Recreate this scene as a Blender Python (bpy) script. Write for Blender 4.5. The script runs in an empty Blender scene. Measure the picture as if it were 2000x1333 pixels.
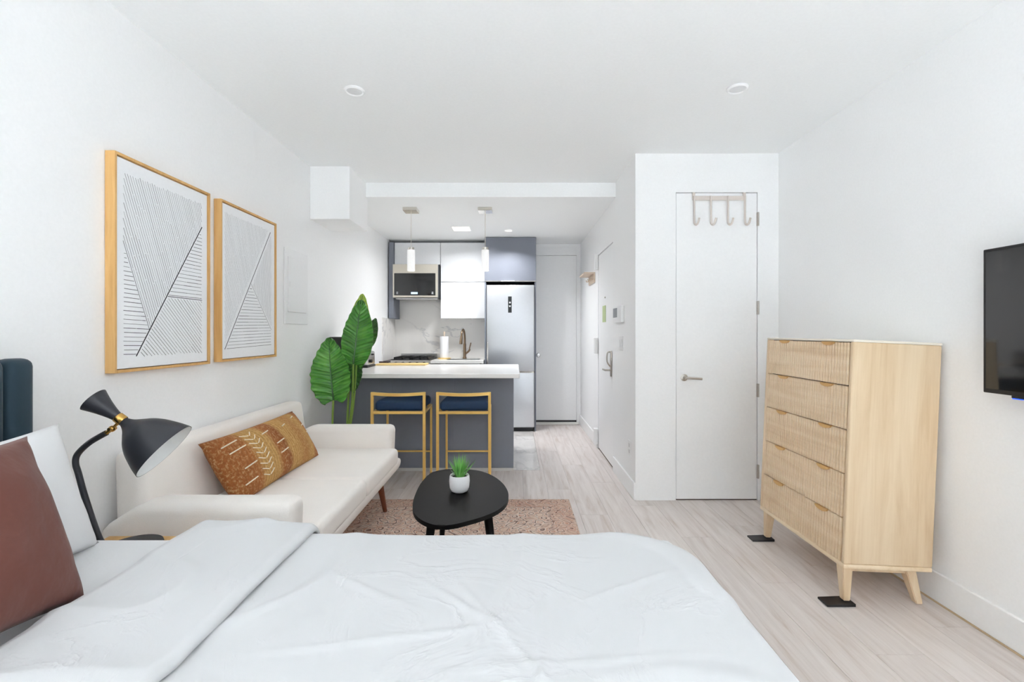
import bpy, bmesh, math, random
from mathutils import Vector, Matrix, noise
random.seed(7)
S = bpy.context.scene
COL = S.collection

# ------------------------------------------------------------------ camera, world, exposure
FPX, VX, VY, EYE = 920.0, 1005.0, 650.0, 1.25
cd = bpy.data.cameras.new('camera'); cam = bpy.data.objects.new('camera', cd); COL.objects.link(cam)
cam.location = (0, 0, EYE); cam.rotation_euler = (math.pi/2, 0, 0)
cd.sensor_width = 36; cd.lens = 36*FPX/2000
cd.shift_x = -(VX-1000)/2000; cd.shift_y = -(666.5-VY)/2000
cd.clip_start = 0.02
S.camera = cam
w = bpy.data.worlds.new('overcast_sky'); S.world = w; w.use_nodes = True
bg = w.node_tree.nodes['Background']
bg.inputs[0].default_value = (0.88, 0.95, 1.0, 1); bg.inputs[1].default_value = 1.6
S.view_settings.view_transform = 'Standard'; S.view_settings.look = 'None'
S.view_settings.gamma = 1; S.view_settings.use_curve_mapping = False
S.view_settings.exposure = -0.68
S.cycles.max_bounces = 16; S.cycles.diffuse_bounces = 10; S.cycles.glossy_bounces = 6
S.cycles.sample_clamp_indirect = 40
# added high sun through the unseen window behind the camera: it lands on the floor there and lights the room by bounce
sl = bpy.data.lights.new('sun', 'SUN'); sl.energy = 115; sl.angle = math.radians(1.0); sl.color = (.75, .90, 1.0)
so = bpy.data.objects.new('sun', sl); COL.objects.link(so); so.rotation_euler = (math.radians(33), 0, 0)
# room extents (metres; x right, y into the room, z up)
XL, XR, YF, YC, YE, ZC, ZK, XH = -1.64, 1.965, -3.2, 3.506, 6.42, 2.584, 2.457, 0.90
WX0, WX1, WZ0, WZ1 = -1.58, 1.90, 0.06, 2.54      # unseen window behind the camera, enlarged to light the ceiling
pl = bpy.data.lights.new('window_portal', 'AREA'); pl.shape = 'RECTANGLE'
pl.size = WX1-WX0; pl.size_y = WZ1-WZ0; pl.cycles.is_portal = True
po = bpy.data.objects.new('window_portal', pl); COL.objects.link(po)
po.location = ((WX0+WX1)/2, YF-0.06, (WZ0+WZ1)/2); po.rotation_euler = (math.pi/2, 0, 0)

def P(px, py, y):
    """photo pixel at depth y -> world point"""
    return Vector(((px-VX)*y/FPX, y, EYE-(py-VY)*y/FPX))
def PZ(px, py, z):
    """photo pixel on the horizontal plane z -> world point"""
    return P(px, py, (EYE-z)*FPX/(py-VY))

# ------------------------------------------------------------------ materials
def lin(c):
    return tuple(((v/255)/12.92 if v/255 <= .04045 else ((v/255+.055)/1.055)**2.4) for v in c)+(1,)
MATS = {}
class NT:
    def __init__(s, m): s.t = m.node_tree; s.n = s.t.nodes; s.l = s.t.links; s.b = s.n['Principled BSDF']
    def add(s, typ, **kw):
        n = s.n.new(typ)
        for k, v in kw.items():
            if isinstance(k, str) and k.startswith('i_'): n.inputs[k[2:].replace('_', ' ')].default_value = v
            else: setattr(n, k, v)
        return n
    def ln(s, a, b): s.l.new(a, b)
    def coord(s, scale=(1,1,1), rot=(0,0,0), kind='Object', off=None):
        tc = s.add('ShaderNodeTexCoord'); mp = s.add('ShaderNodeMapping')
        mp.inputs['Scale'].default_value = scale; mp.inputs['Rotation'].default_value = rot
        s.ln(tc.outputs[kind], mp.inputs['Vector'])
        if off is not None: s.ln(off, mp.inputs['Location'])
        return mp.outputs[0]
    def noise(s, vec, scale, detail=4, rough=.5, dist=0):
        n = s.add('ShaderNodeTexNoise'); n.inputs['Scale'].default_value = scale
        n.inputs['Detail'].default_value = detail; n.inputs['Roughness'].default_value = rough
        n.inputs['Distortion'].default_value = dist; s.ln(vec, n.inputs['Vector']); return n.outputs['Fac']
    def ramp(s, fac, stops, interp='LINEAR'):
        r = s.add('ShaderNodeValToRGB'); r.color_ramp.interpolation = interp
        e = r.color_ramp.elements
        while len(e) < len(stops): e.new(0.5)
        for el, (p, c) in zip(e, stops): el.position = p; el.color = c if len(c) == 4 else lin(c)
        s.ln(fac, r.inputs[0]); return r.outputs[0]
    def mix(s, fac, a, b, blend='MIX'):
        m = s.add('ShaderNodeMix', data_type='RGBA', blend_type=blend)
        for sock, v in ((m.inputs[0], fac), (m.inputs[6], a), (m.inputs[7], b)):
            if hasattr(v, 'links'): s.ln(v, sock)
            else: sock.default_value = v
        return m.outputs[2]
    def math(s, op, a, b=None):
        m = s.add('ShaderNodeMath', operation=op)
        for sock, v in ((m.inputs[0], a), (m.inputs[1], b)):
            if v is None: continue
            if hasattr(v, 'links'): s.ln(v, sock)
            else: sock.default_value = v
        return m.outputs[0]
    def bump(s, h, strength=.2, dist=.01):
        b = s.add('ShaderNodeBump'); b.inputs['Strength'].default_value = strength
        b.inputs['Distance'].default_value = dist; s.ln(h, b.inputs['Height'])
        s.ln(b.outputs[0], s.b.inputs['Normal'])
    def base(s, c): s.ln(c, s.b.inputs['Base Color'])
def mat(name, col, rough=.5, metal=0, bump=None, emit=None, spec=None, sheen=0, coat=0, trans=0):
    if name in MATS: return MATS[name]
    m = bpy.data.materials.new(name); m.use_nodes = True; N = NT(m); b = N.b
    b.inputs['Base Color'].default_value = lin(col); b.inputs['Roughness'].default_value = rough
    b.inputs['Metallic'].default_value = metal
    if spec is not None: b.inputs['Specular IOR Level'].default_value = spec
    if sheen: b.inputs['Sheen Weight'].default_value = sheen
    if coat: b.inputs['Coat Weight'].default_value = coat; b.inputs['Coat Roughness'].default_value = .08
    if trans: b.inputs['Transmission Weight'].default_value = trans
    if emit: b.inputs['Emission Color'].default_value = lin(emit[0]); b.inputs['Emission Strength'].default_value = emit[1]
    v = N.coord()
    nz = N.noise(v, bump[0] if bump else 60, 3)
    # faint tonal variation keeps every surface procedural
    c = lin(col); N.base(N.mix(nz, tuple(x*.97 for x in c[:3])+(1,), tuple(min(1, x*1.03) for x in c[:3])+(1,)))
    if bump: N.bump(nz, bump[1], bump[2] if len(bump) > 2 else .005)
    MATS[name] = m; return m

WALL = mat('wall_paint', (246, 246, 246), .6, bump=(90, .06, .002), spec=.3)
CEIL = mat('ceiling_paint', (247, 248, 248), .7, bump=(70, .05, .002), spec=.2)
TRIM = mat('trim_paint', (246, 246, 246), .35)
DOOR = mat('door_paint', (246, 246, 246), .35)
STEEL = mat('brushed_steel', (200, 200, 200), .28, 1)
CHROME = mat('chrome', (225, 220, 212), .12, 1)
NICKEL = mat('satin_nickel', (190, 184, 176), .3, 1)
BRONZE = mat('champagne_bronze', (150, 128, 105), .28, 1)
BRASS = mat('brass', (200, 160, 90), .25, 1)
GOLD = mat('gold_metal', (246, 204, 118), .32, .4)
BLACK = mat('black_satin', (26, 26, 28), .4)
BLACKG = mat('black_glass', (16, 17, 19), .06, coat=.6)
GREY = mat('slate_lacquer', (126, 130, 141), .5)
GREYD = mat('slate_gap', (60, 63, 68), .5)
WCAB = mat('white_gloss_lacquer', (226, 227, 229), .45)
QUARTZ = mat('white_quartz', (240, 238, 235), .2, bump=(200, .01, .001))
WPLAST = mat('white_plastic', (240, 240, 240), .35)
LAMPB = mat('lamp_black', (44, 45, 51), .42)
LAMPW = mat('lamp_white_inside', (240, 242, 242), .4)
NAVY = mat('navy_velvet', (10, 48, 84), .6, bump=(120, .1, .002))
TEAL = mat('dark_teal_velvet', (24, 50, 64), .7, bump=(150, .1, .002), sheen=.15)
BROWNV = mat('rust_brown_velvet', (104, 57, 46), .75, bump=(14, .45, .012), sheen=.1)
WALNUT = mat('walnut_leg', (120, 66, 42), .4)
TABLEB = mat('black_stained_oak', (24, 23, 23), .5, spec=.1)
PAPER = mat('art_paper', (243, 244, 246), .7)
INK = mat('ink', (38, 38, 42), .8)
POTW = mat('pot_ceramic', (236, 235, 236), .55, bump=(150, .15, .002))
SOIL = mat('soil', (50, 40, 32), .95, bump=(80, .6, .01))
GREENS = mat('green_sticker', (186, 200, 150), .6)
SCREENG = mat('thermostat_screen', (120, 124, 128), .3)
LEDW = mat('led_diffuser', (255, 250, 238), .5, emit=((255, 248, 238), 1.6))
DIFF = mat('lamp_diffuser_off', (232, 233, 234), .5)
STEMG = mat('plant_stem', (128, 160, 70), .45)
BLUELED = mat('blue_led', (30, 80, 220), .4, emit=((30, 90, 255), 2.0))
TOWEL = mat('paper_towel', (244, 243, 244), .9, bump=(140, .2, .003))
GLASSW = mat('frosted_glass', (250, 250, 250), .25, emit=((255, 252, 248), .45))

def fabric(name, col, scale=420, strength=.35, var=.06, sheen=.2, wr=None):
    m = bpy.data.materials.new(name); m.use_nodes = True; N = NT(m)
    v = N.coord(); n1 = N.noise(v, scale, 2); n2 = N.noise(v, 7, 4)
    c = lin(col)[:3]
    N.base(N.mix(N.math('ADD', N.math('MULTIPLY', n1, .6), N.math('MULTIPLY', n2, .4)),
                 tuple(x*(1-var) for x in c)+(1,), tuple(min(1, x*(1+var)) for x in c)+(1,)))
    N.b.inputs['Roughness'].default_value = .9; N.b.inputs['Sheen Weight'].default_value = sheen
    N.b.inputs['Specular IOR Level'].default_value = .2
    h = n1
    if wr:
        v2 = N.coord((1, 1, 1)); r = N.noise(v2, wr[0], 5, .55, wr[2])
        rid = N.math('ABSOLUTE', N.math('SUBTRACT', r, .5))
        rid = N.math('POWER', N.math('SUBTRACT', 1.0, N.math('MINIMUM', N.math('MULTIPLY', rid, 14), 1.0)), 2)
        big = N.noise(v2, 2.2, 2)
        rid = N.math('MULTIPLY', rid, N.math('MAXIMUM', N.math('SUBTRACT', N.math('MULTIPLY', big, 3.2), 1.3), 0.0))
        h = N.math('ADD', N.math('MULTIPLY', n1, .06), N.math('MULTIPLY', rid, wr[1]))
    N.bump(h, strength, .004)
    MATS[name] = m; return m
LINEN = fabric('cream_linen', (243, 237, 231), 520, .35)
COTTON = fabric('white_cotton', (207, 207, 208), 800, .5, .012, .1, wr=(3.2, 1.2, 1.4))
PILLOWC = fabric('pillow_cotton', (222, 222, 223), 800, .4, .012, .1, wr=(6, .5, .8))

def wood(name, c1, c2, c3, axis=2, scale=1.0, rough=.45, rnd=True):
    m = bpy.data.materials.new(name); m.use_nodes = True; N = NT(m)
    off = None
    if rnd:
        oi = N.add('ShaderNodeObjectInfo'); cb = N.add('ShaderNodeCombineXYZ')
        for k, f in ((0, 13.), (1, 29.), (2, 7.)): N.ln(N.math('MULTIPLY', oi.outputs['Random'], f), cb.inputs[k])
        off = cb.outputs[0]
    sc = [9*scale]*3; sc[axis] = .7*scale
    v = N.coord(tuple(sc), off=off)
    n1 = N.noise(v, 2.0, 6, .6, .6); sc2 = [90*scale]*3; sc2[axis] = 2.5*scale
    v2 = N.coord(tuple(sc2), off=off); n2 = N.noise(v2, 1.5, 3, .6)
    col = N.ramp(n1, [(.28, c3), (.45, c2), (.62, c1), (.85, c1)])
    col = N.mix(.35, col, N.ramp(n2, [(.3, c2), (.7, c1)]))
    if rnd:
        hv = N.add('ShaderNodeHueSaturation'); N.ln(col, hv.inputs['Color'])
        N.ln(N.math('ADD', N.math('MULTIPLY', oi.outputs['Random'], .06), .97), hv.inputs['Value']); col = hv.outputs[0]
    N.base(col); N.b.inputs['Roughness'].default_value = rough
    N.bump(n2, .06, .002)
    MATS[name] = m; return m
PLANK = wood('whitewashed_oak', (226, 218, 214), (211, 201, 196), (180, 160, 146), axis=1, scale=1.3, rough=.42)
ASH = wood('light_ash', (232, 209, 177), (221, 194, 158), (202, 168, 126), axis=2, scale=.9, rnd=False)
ASHH = wood('light_ash_cross', (235, 214, 184), (226, 201, 166), (206, 174, 134), axis=1, scale=.9)
OAKF = wood('frame_oak', (226, 184, 122), (212, 164, 98), (190, 140, 78), axis=2, scale=1.5)
PALEW = wood('pale_shelf_wood', (222, 204, 186), (206, 186, 166), (190, 168, 146), axis=1)
BOARDW = wood('bamboo', (238, 208, 140), (228, 192, 120), (214, 176, 104), axis=0)

def marble(name, basec, veinc, scale=1.6, rough=.15, width=.06):
    m = bpy.data.materials.new(name); m.use_nodes = True; N = NT(m)
    v = N.coord(); d = N.noise(v, scale*.8, 5, .6, 1.2)
    r = N.math('ABSOLUTE', N.math('SUBTRACT', d, .5))
    col = N.ramp(r, [(0, veinc), (width*.25, veinc), (width, basec), (1, basec)])
    n2 = N.noise(v, scale*.6, 2); col = N.mix(N.ramp(n2, [(.35, (255, 255, 255)), (.55, (0, 0, 0))]), col, lin(basec))
    N.base(col); N.b.inputs['Roughness'].default_value = rough
    MATS[name] = m; return m
SPLASH = marble('backsplash_marble', (238, 235, 231), (212, 210, 209), 1.1, .18, .018)
TILEM = marble('floor_tile_marble', (222, 218, 214), (204, 200, 197), 2.0, .15, .03)

def rugmat():
    m = bpy.data.materials.new('faded_rug'); m.use_nodes = True; N = NT(m)
    v = N.coord(); nb = N.noise(v, 5, 5, .7, .5)
    base = N.ramp(nb, [(.32, (168, 132, 120)), (.44, (214, 194, 180)), (.56, (234, 222, 210)), (.68, (214, 164, 130))])
    sp0 = N.add('ShaderNodeSeparateXYZ'); N.ln(v, sp0.inputs[0]); X0, Y0 = sp0.outputs[0], sp0.outputs[1]
    jit = N.math('MULTIPLY', N.math('SUBTRACT', N.noise(v, 14, 3, .6), .5), 1.0)
    def sn(a, k, ph=None):
        q = N.math('MULTIPLY', a, k)
        if ph is not None: q = N.math('ADD', q, ph)
        return N.math('SINE', q)
    fx = sn(X0, 52., N.math('ADD', N.math('MULTIPLY', sn(Y0, 26.), 1.4), jit)); fy = sn(Y0, 52., N.math('ADD', N.math('MULTIPLY', sn(X0, 26.), 1.4), jit))
    m1 = N.math('MULTIPLY', fx, fy); m2 = N.math('MULTIPLY', sn(X0, 15.), sn(Y0, 15.))
    f = N.math('ABSOLUTE', N.math('ADD', N.math('MULTIPLY', m1, .6), N.math('MULTIPLY', m2, .55)))
    motif = N.ramp(f, [(0, (96, 70, 66)), (.07, (118, 84, 76)), (.13, (226, 210, 196)), (.30, (206, 176, 158)), (.42, (188, 128, 102)), (.5, (224, 206, 192)), (.66, (134, 100, 92)), (.8, (214, 186, 166))])
    wear = N.ramp(N.noise(v, 30, 4, .7), [(.40, (60, 60, 60)), (.62, (255, 255, 255))])
    col = N.mix(N.math('MULTIPLY', wear, .5), motif, base)
    # border bands measured from the rug's own edge
    sx = N.add('ShaderNodeSeparateXYZ'); N.ln(v, sx.inputs[0])
    dx = N.math('SUBTRACT', RUGW/2, N.math('ABSOLUTE', sx.outputs[0])); dy = N.math('SUBTRACT', RUGL/2, N.math('ABSOLUTE', sx.outputs[1]))
    d = N.math('MINIMUM', dx, dy)
    band = N.ramp(d, [(0, (214, 200, 186)), (.012, (196, 160, 140)), (.03, (182, 132, 110)), (.15, (188, 140, 118)), (.165, (120, 92, 86)), (.18, (226, 212, 198)), (.2, (255, 255, 255))])
    fac = N.ramp(d, [(.0, (175, 175, 175)), (.17, (150, 150, 150)), (.185, (0, 0, 0))])
    col = N.mix(N.math('MULTIPLY', fac, .75), col, band)
    sp = N.noise(v, 180, 2); col = N.mix(N.ramp(sp, [(.5, (0, 0, 0)), (.7, (110, 110, 110))]), col, lin((230, 220, 210)))
    N.base(col); N.b.inputs['Roughness'].default_value = .95; N.b.inputs['Specular IOR Level'].default_value = .1
    N.bump(sp, .5, .003); MATS['faded_rug'] = m; return m
RUGW, RUGL = 1.56, 1.70
RUG = rugmat()

def leafmat(name, c1, c2, c3):
    m = bpy.data.materials.new(name); m.use_nodes = True; N = NT(m)
    v = N.coord(); n1 = N.noise(v, 9, 3); uv = N.coord(kind='UV'); sp = N.add('ShaderNodeSeparateXYZ'); N.ln(uv, sp.inputs[0])
    au = N.math('ABSOLUTE', N.math('SUBTRACT', sp.outputs[0], .5))
    ph = N.math('ADD', N.math('MULTIPLY', sp.outputs[1], 150.), N.math('ADD', N.math('MULTIPLY', au, -38.), N.math('MULTIPLY', n1, 7.)))
    vein = N.math('ADD', N.math('MULTIPLY', N.math('SINE', ph), .5), .5)
    col = N.ramp(n1, [(.3, c1), (.55, c2), (.75, c3)])
    N.base(N.mix(N.math('MULTIPLY', vein, .45), col, lin(c3))); N.bump(vein, .5, .006)
    N.b.inputs['Coat Weight'].default_value = .5; N.b.inputs['Coat Roughness'].default_value = .2
    N.b.inputs['Roughness'].default_value = .3
    MATS[name] = m; return m
LEAF = leafmat('glossy_leaf', (36, 96, 30), (62, 138, 44), (104, 172, 64))
LEAFY = leafmat('young_leaf', (120, 160, 40), (160, 190, 60), (186, 206, 84))
LEAFD = leafmat('dark_green_leaf', (28, 70, 26), (40, 92, 32), (60, 112, 40))  # darker green used for the midribs and two small leaves
GRASS = leafmat('succulent_blade', (76, 160, 64), (118, 200, 96), (176, 230, 136))
def mudcloth():
    m = bpy.data.materials.new('rust_textured_weave'); m.use_nodes = True; N = NT(m)
    v = N.coord(); sx = N.add('ShaderNodeSeparateXYZ'); N.ln(v, sx.inputs[0])
    n = N.noise(v, 75, 4, .75); big = N.noise(v, 9, 3)
    y = N.math('ADD', sx.outputs[1], N.math('MULTIPLY', N.math('SUBTRACT', big, .5), .05))
    t = N.math('ADD', N.math('DIVIDE', y, .92), .5)
    r1, r2, o1 = (168, 100, 48), (150, 84, 38), (204, 160, 92)
    col = N.ramp(t, [(.0, r2), (.2, r1), (.25, o1), (.38, o1), (.42, r1), (.5, r2), (.54, o1), (.66, (196, 150, 84)), (.72, (186, 132, 70)), (.86, o1), (.92, r1), (1, r2)])
    wv = N.add('ShaderNodeTexWave', bands_direction='Y'); wv.inputs['Scale'].default_value = 14; wv.inputs['Distortion'].default_value = 3
    N.ln(v, wv.inputs['Vector'])
    col = N.mix(N.math('MULTIPLY', wv.outputs['Fac'], .4), col, lin((140, 84, 36)))
    col = N.mix(N.ramp(n, [(.5, (0, 0, 0)), (.68, (190, 190, 190))]), col, lin((232, 196, 140)))
    col = N.mix(N.ramp(n, [(.3, (170, 170, 170)), (.45, (0, 0, 0))]), col, lin((112, 62, 28)))
    N.base(col); N.b.inputs['Roughness'].default_value = .9; N.bump(n, .9, .008); MATS['mud'] = m; return m
MUD = mudcloth()

# ------------------------------------------------------------------ mesh helpers
def obj(name, bm, m, parent=None, smooth=False, keep=False):
    """one mesh object; coordinates are world unless keep (local to the parent)"""
    me = bpy.data.meshes.new(name)
    if parent is not None and not keep:
        r = parent
        while r.parent: r = r.parent
        bmesh.ops.translate(bm, verts=bm.verts, vec=-Vector(r.location))
    bmesh.ops.recalc_face_normals(bm, faces=bm.faces)
    bm.to_mesh(me); bm.free()
    if smooth:
        for p in me.polygons: p.use_smooth = True
        if smooth != 'all':
            try: me.set_sharp_from_angle(angle=math.radians(40))
            except Exception: pass
    mm = m if isinstance(m, (list, tuple)) else [m]
    for x in mm: me.materials.append(x)
    o = bpy.data.objects.new(name, me); COL.objects.link(o); o.parent = parent
    return o
def thing(name, label, cat, loc=(0, 0, 0), group=None, rot=(0, 0, 0)):
    o = bpy.data.objects.new(name, None); COL.objects.link(o); o.location = loc; o.rotation_euler = rot
    o.empty_display_size = .1
    return tag(o, label, cat, group)
def tag(o, label, cat, group=None, kind=None):
    o['label'] = label; o['category'] = cat
    if group: o['group'] = group
    if kind: o['kind'] = kind
    return o
def struct(o, label, cat):
    return tag(o, label, cat, kind='structure')
def root_at(o, loc):
    """move a top-level one-mesh thing's origin to its base"""
    o.data.transform(Matrix.Translation(-Vector(loc))); o.location = loc; return o
def box(bm, x0, x1, y0, y1, z0, z1, bev=0, seg=2):
    r = bmesh.ops.create_cube(bm, size=1)
    vs = r['verts']
    for v in vs: v.co = Vector(((x0+x1)/2+v.co.x*(x1-x0), (y0+y1)/2+v.co.y*(y1-y0), (z0+z1)/2+v.co.z*(z1-z0)))
    if bev:
        es = list({e for v in vs for e in v.link_edges})
        bmesh.ops.bevel(bm, geom=es, offset=bev, segments=seg, profile=.5, affect='EDGES')
    return bm
def B(x0, x1, y0, y1, z0, z1, bev=0, seg=2): return box(bmesh.new(), x0, x1, y0, y1, z0, z1, bev, seg)
def prism(bm, pts, d, bev=0, seg=2):
    """polygon (3D points) extruded along d"""
    a = [bm.verts.new(p) for p in pts]; b = [bm.verts.new(Vector(p)+Vector(d)) for p in pts]; n = len(pts)
    fs = [bm.faces.new(a), bm.faces.new(b[::-1])]
    for i in range(n): fs.append(bm.faces.new((a[i], a[(i+1) % n], b[(i+1) % n], b[i])))
    if bev: bmesh.ops.bevel(bm, geom=list({e for f in fs for e in f.edges}), offset=bev, segments=seg, profile=.5, affect='EDGES')
    return bm
def lathe(bm, prof, origin=(0, 0, 0), axis=(0, 0, 1), seg=32, close=True):
    ax = Vector(axis).normalized(); q = Vector((0, 0, 1)).rotation_difference(ax); o = Vector(origin)
    rings = []
    for r, h in prof:
        if r < 1e-5: rings.append([bm.verts.new(o+q @ Vector((0, 0, h)))])
        else: rings.append([bm.verts.new(o+q @ Vector((r*math.cos(2*math.pi*k/seg), r*math.sin(2*math.pi*k/seg), h))) for k in range(seg)])
    for a, b in zip(rings, rings[1:]):
        for k in range(seg):
            j = (k+1) % seg
            if len(a) == 1 and len(b) == 1: continue
            if len(a) == 1: bm.faces.new((a[0], b[k], b[j]))
            elif len(b) == 1: bm.faces.new((a[k], a[j], b[0]))
            else: bm.faces.new((a[k], a[j], b[j], b[k]))
    return bm
def cyl(bm, p0, p1, r, seg=16, r2=None):
    p0, p1 = Vector(p0), Vector(p1); L = (p1-p0).length
    return lathe(bm, [(0, 0), (r, 0), (r if r2 is None else r2, L), (0, L)], p0, p1-p0, seg)
def smooth_pts(pts, n=8):
    pts = [Vector(p) for p in pts]; out = []
    for i in range(len(pts)-1):
        p0, p1, p2, p3 = pts[max(i-1, 0)], pts[i], pts[i+1], pts[min(i+2, len(pts)-1)]
        for k in range(n):
            t = k/n
            out.append(.5*((2*p1)+(p2-p0)*t+(2*p0-5*p1+4*p2-p3)*t*t+(3*p1-p0-3*p2+p3)*t**3))
    return out+[pts[-1]]
def tube(bm, pts, r, seg=10, square=False):
    pts = [Vector(p) for p in pts]; n = len(pts); rs = r if isinstance(r, (list, tuple)) else [r]*n
    t = (pts[1]-pts[0]).normalized()
    u = t.orthogonal().normalized()
    rings = []
    for i in range(n):
        t2 = ((pts[min(i+1, n-1)]-pts[max(i-1, 0)])).normalized()
        u = (t.rotation_difference(t2) @ u); u = (u-t2*u.dot(t2)).normalized(); t = t2; v = t.cross(u)
        rings.append([bm.verts.new(pts[i]+rs[i]*(math.cos(2*math.pi*k/seg)*u+math.sin(2*math.pi*k/seg)*v)) for k in range(seg)])
    for a, b in zip(rings, rings[1:]):
        for k in range(seg): bm.faces.new((a[k], a[(k+1) % seg], b[(k+1) % seg], b[k]))
    bm.faces.new(rings[0][::-1]); bm.faces.new(rings[-1]); return bm
def outline(bm, pts, z0, z1, bev=.004):
    return prism(bm, [(p[0], p[1], z0) for p in pts], (0, 0, z1-z0), bev, 3)
def pillow_bm(w, h, t, n=26, pinch=.06, nz=.006, seed=0, power=.42):
    """cushion in the xy plane, thickness along z"""
    bm = bmesh.new(); L = {}
    for s in (1, -1):
        for i in range(n+1):
            for j in range(n+1):
                u = -1+2*i/n; v = -1+2*j/n
                e = i in (0, n) or j in (0, n)
                if s == -1 and e: L[(s, i, j)] = L[(1, i, j)]; continue
                x = w/2*u*(1-pinch*(1-v*v)*abs(u)**3); y = h/2*v*(1-pinch*(1-u*u)*abs(v)**3)
                z = s*t/2*max(0, (1-u**2)*(1-v**2))**power
                k = max(0, (1-u*u)*(1-v*v))**.3
                z += nz*k*(noise.noise(Vector((x*7+seed, y*7, s*3)))*1.5+noise.noise(Vector((x*18, y*18+seed, s)))*.6)
                L[(s, i, j)] = bm.verts.new((x, y, z))
        for i in range(n):
            for j in range(n):
                q = [L[(s, i, j)], L[(s, i+1, j)], L[(s, i+1, j+1)], L[(s, i, j+1)]]
                bm.faces.new(q if s == 1 else q[::-1])
    return bm
def frame_mat(origin, ex, ey):
    ex = Vector(ex).normalized(); ey = Vector(ey); ey = (ey-ex*ey.dot(ex)).normalized(); ez = ex.cross(ey)
    return Matrix(((ex.x, ey.x, ez.x, origin[0]), (ex.y, ey.y, ez.y, origin[1]), (ex.z, ey.z, ez.z, origin[2]), (0, 0, 0, 1)))

# ------------------------------------------------------------------ the setting
fl = struct(obj('floor', B(XL-.1, XR+.1, YF-.1, YE+.1, -.12, -.012), mat('subfloor', (110, 98, 90), .8)),
            'whitewashed wood plank floor running through the whole flat, marble tiles in the kitchen', 'floor')
TX, TY = 0.232, 4.275                       # kitchen tile field: x < TX and y > TY
PW, PL, G = .19, 1.22, .0005
std = None
x = XL; ci = 0
while x < XR-.001:
    x1 = min(x+PW, XR); y = YF-((ci*.43) % 1.0)*PL
    while y < YE:
        y0, y1 = max(y, YF), min(y+PL, YE)
        segs = [(x, x1, y0, y1)]
        if x < TX and y1 > TY:              # cut the plank around the tiles
            segs = []
            if y0 < TY: segs.append((x, x1, y0, TY))
            if x1 > TX: segs.append((TX, x1, max(y0, TY), y1))
        if x >= XH-.001 and y0 >= YC+.05: segs = []
        for a, b, c, d in segs:
            if d-c < .02 or b-a < .004: continue
            full = abs((b-a)-PW) < 1e-6 and abs((d-c)-PL) < 1e-6
            if full and std: o = bpy.data.objects.new('plank', std); COL.objects.link(o); o.parent = fl
            else:
                bm = B(-(b-a)/2+G, (b-a)/2-G, -(d-c)/2+G, (d-c)/2-G, -.012, 0, .0008, 1)
                o = obj('plank', bm, PLANK, fl, keep=True)
                if full: std = o.data
            o.location = ((a+b)/2, (c+d)/2, 0)
        y += PL
    x += PW; ci += 1
tw, tl = .305, .6
x1 = TX
tstd = None
while x1 > XL+.01:
    x0 = max(x1-tw, XL); y0 = TY
    while y0 < YE-.01:
        y1 = min(y0+tl, YE)
        bm = B(-(x1-x0)/2+.0015, (x1-x0)/2-.0015, -(y1-y0)/2+.0015, (y1-y0)/2-.0015, -.012, .001, .001, 1)
        o = obj('tile', bm, TILEM, fl, keep=True); o.location = ((x0+x1)/2, (y0+y1)/2, 0)
        y0 = y1
    x1 = x0
struct(obj('ceiling', B(XL-.1, XR+.1, YF-.1, 4.25, ZC, ZC+.1), CEIL), 'plain white ceiling over the living and sleeping area', 'ceiling')
struct(obj('ceiling_kitchen', B(XL-.1, XH+.12, 4.19, YE+.1, ZK, ZC+.1), CEIL), 'lower white ceiling over the kitchen and hallway, with a bright front edge', 'ceiling')
struct(obj('trim_1', B(XL, -1.322, 3.776, 4.237, 2.16, ZC, .004, 2), WALL), 'white boxed duct at the top of the left wall', 'soffit')
struct(obj('wall_left', B(XL-.1, XL, YF-.1, YE+.1, -.1, ZC+.05), WALL), 'white left wall with the two framed prints', 'wall')
struct(obj('wall_right', B(XR, XR+.1, YF-.1, YC+.3, -.1, ZC+.05), WALL), 'white right wall behind the wooden dresser and television', 'wall')
bm = bmesh.new()
DX0, DX1, DZ = 1.204, 1.806, 2.290           # closet door opening
box(bm, XH, DX0-.004, YC, YC+.05, -.1, ZC+.05); box(bm, DX1+.004, XR+.05, YC, YC+.05, -.1, ZC+.05)
box(bm, DX0-.004, DX1+.004, YC, YC+.05, DZ+.005, ZC+.05); box(bm, XH, XR+.1, YC+.05, YC+.14, -.1, ZC+.05)
struct(obj('wall_closet', bm, WALL), 'white closet wall that faces the room, with a narrow door', 'wall')
EY0, EY1, EZ = 4.31, 5.07, 2.075             # entry door opening in the hall wall
bm = bmesh.new()
box(bm, XH, XH+.05, YC+.14, EY0-.004, -.1, ZC+.04); box(bm, XH, XH+.05, EY1+.004, YE+.05, -.1, ZC)
box(bm, XH, XH+.05, EY0-.004, EY1+.004, EZ+.008, ZC); box(bm, XH+.05, XH+.14, YC+.14, YE+.1, -.1, ZC+.05)
struct(obj('wall_hall', bm, WALL), 'white hallway wall on the right that holds the entry door', 'wall')
BX0, BX1, BZ = .235, .845, 2.30              # bathroom door in the end wall
bm = bmesh.new()
box(bm, XL-.1, BX0-.004, YE, YE+.05, -.1, ZC); box(bm, BX1+.004, XH+.05, YE, YE+.05, -.1, ZC)
box(bm, BX0-.004, BX1+.004, YE, YE+.05, BZ+.005, ZC); box(bm, XL-.1, XH+.1, YE+.05, YE+.14, -.1, ZC)
wb = struct(obj('wall_back', bm, WALL), 'white end wall behind the kitchen units and the hallway door', 'wall')
obj('backsplash', B(XL+.001, -.38, YE-.014, YE-.001, .88, 1.75), SPLASH, wb)
obj('side_splash', B(XL+.0005, XL+.014, 5.82, YE-.014, .88, 1.435), SPLASH, wb)
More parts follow.
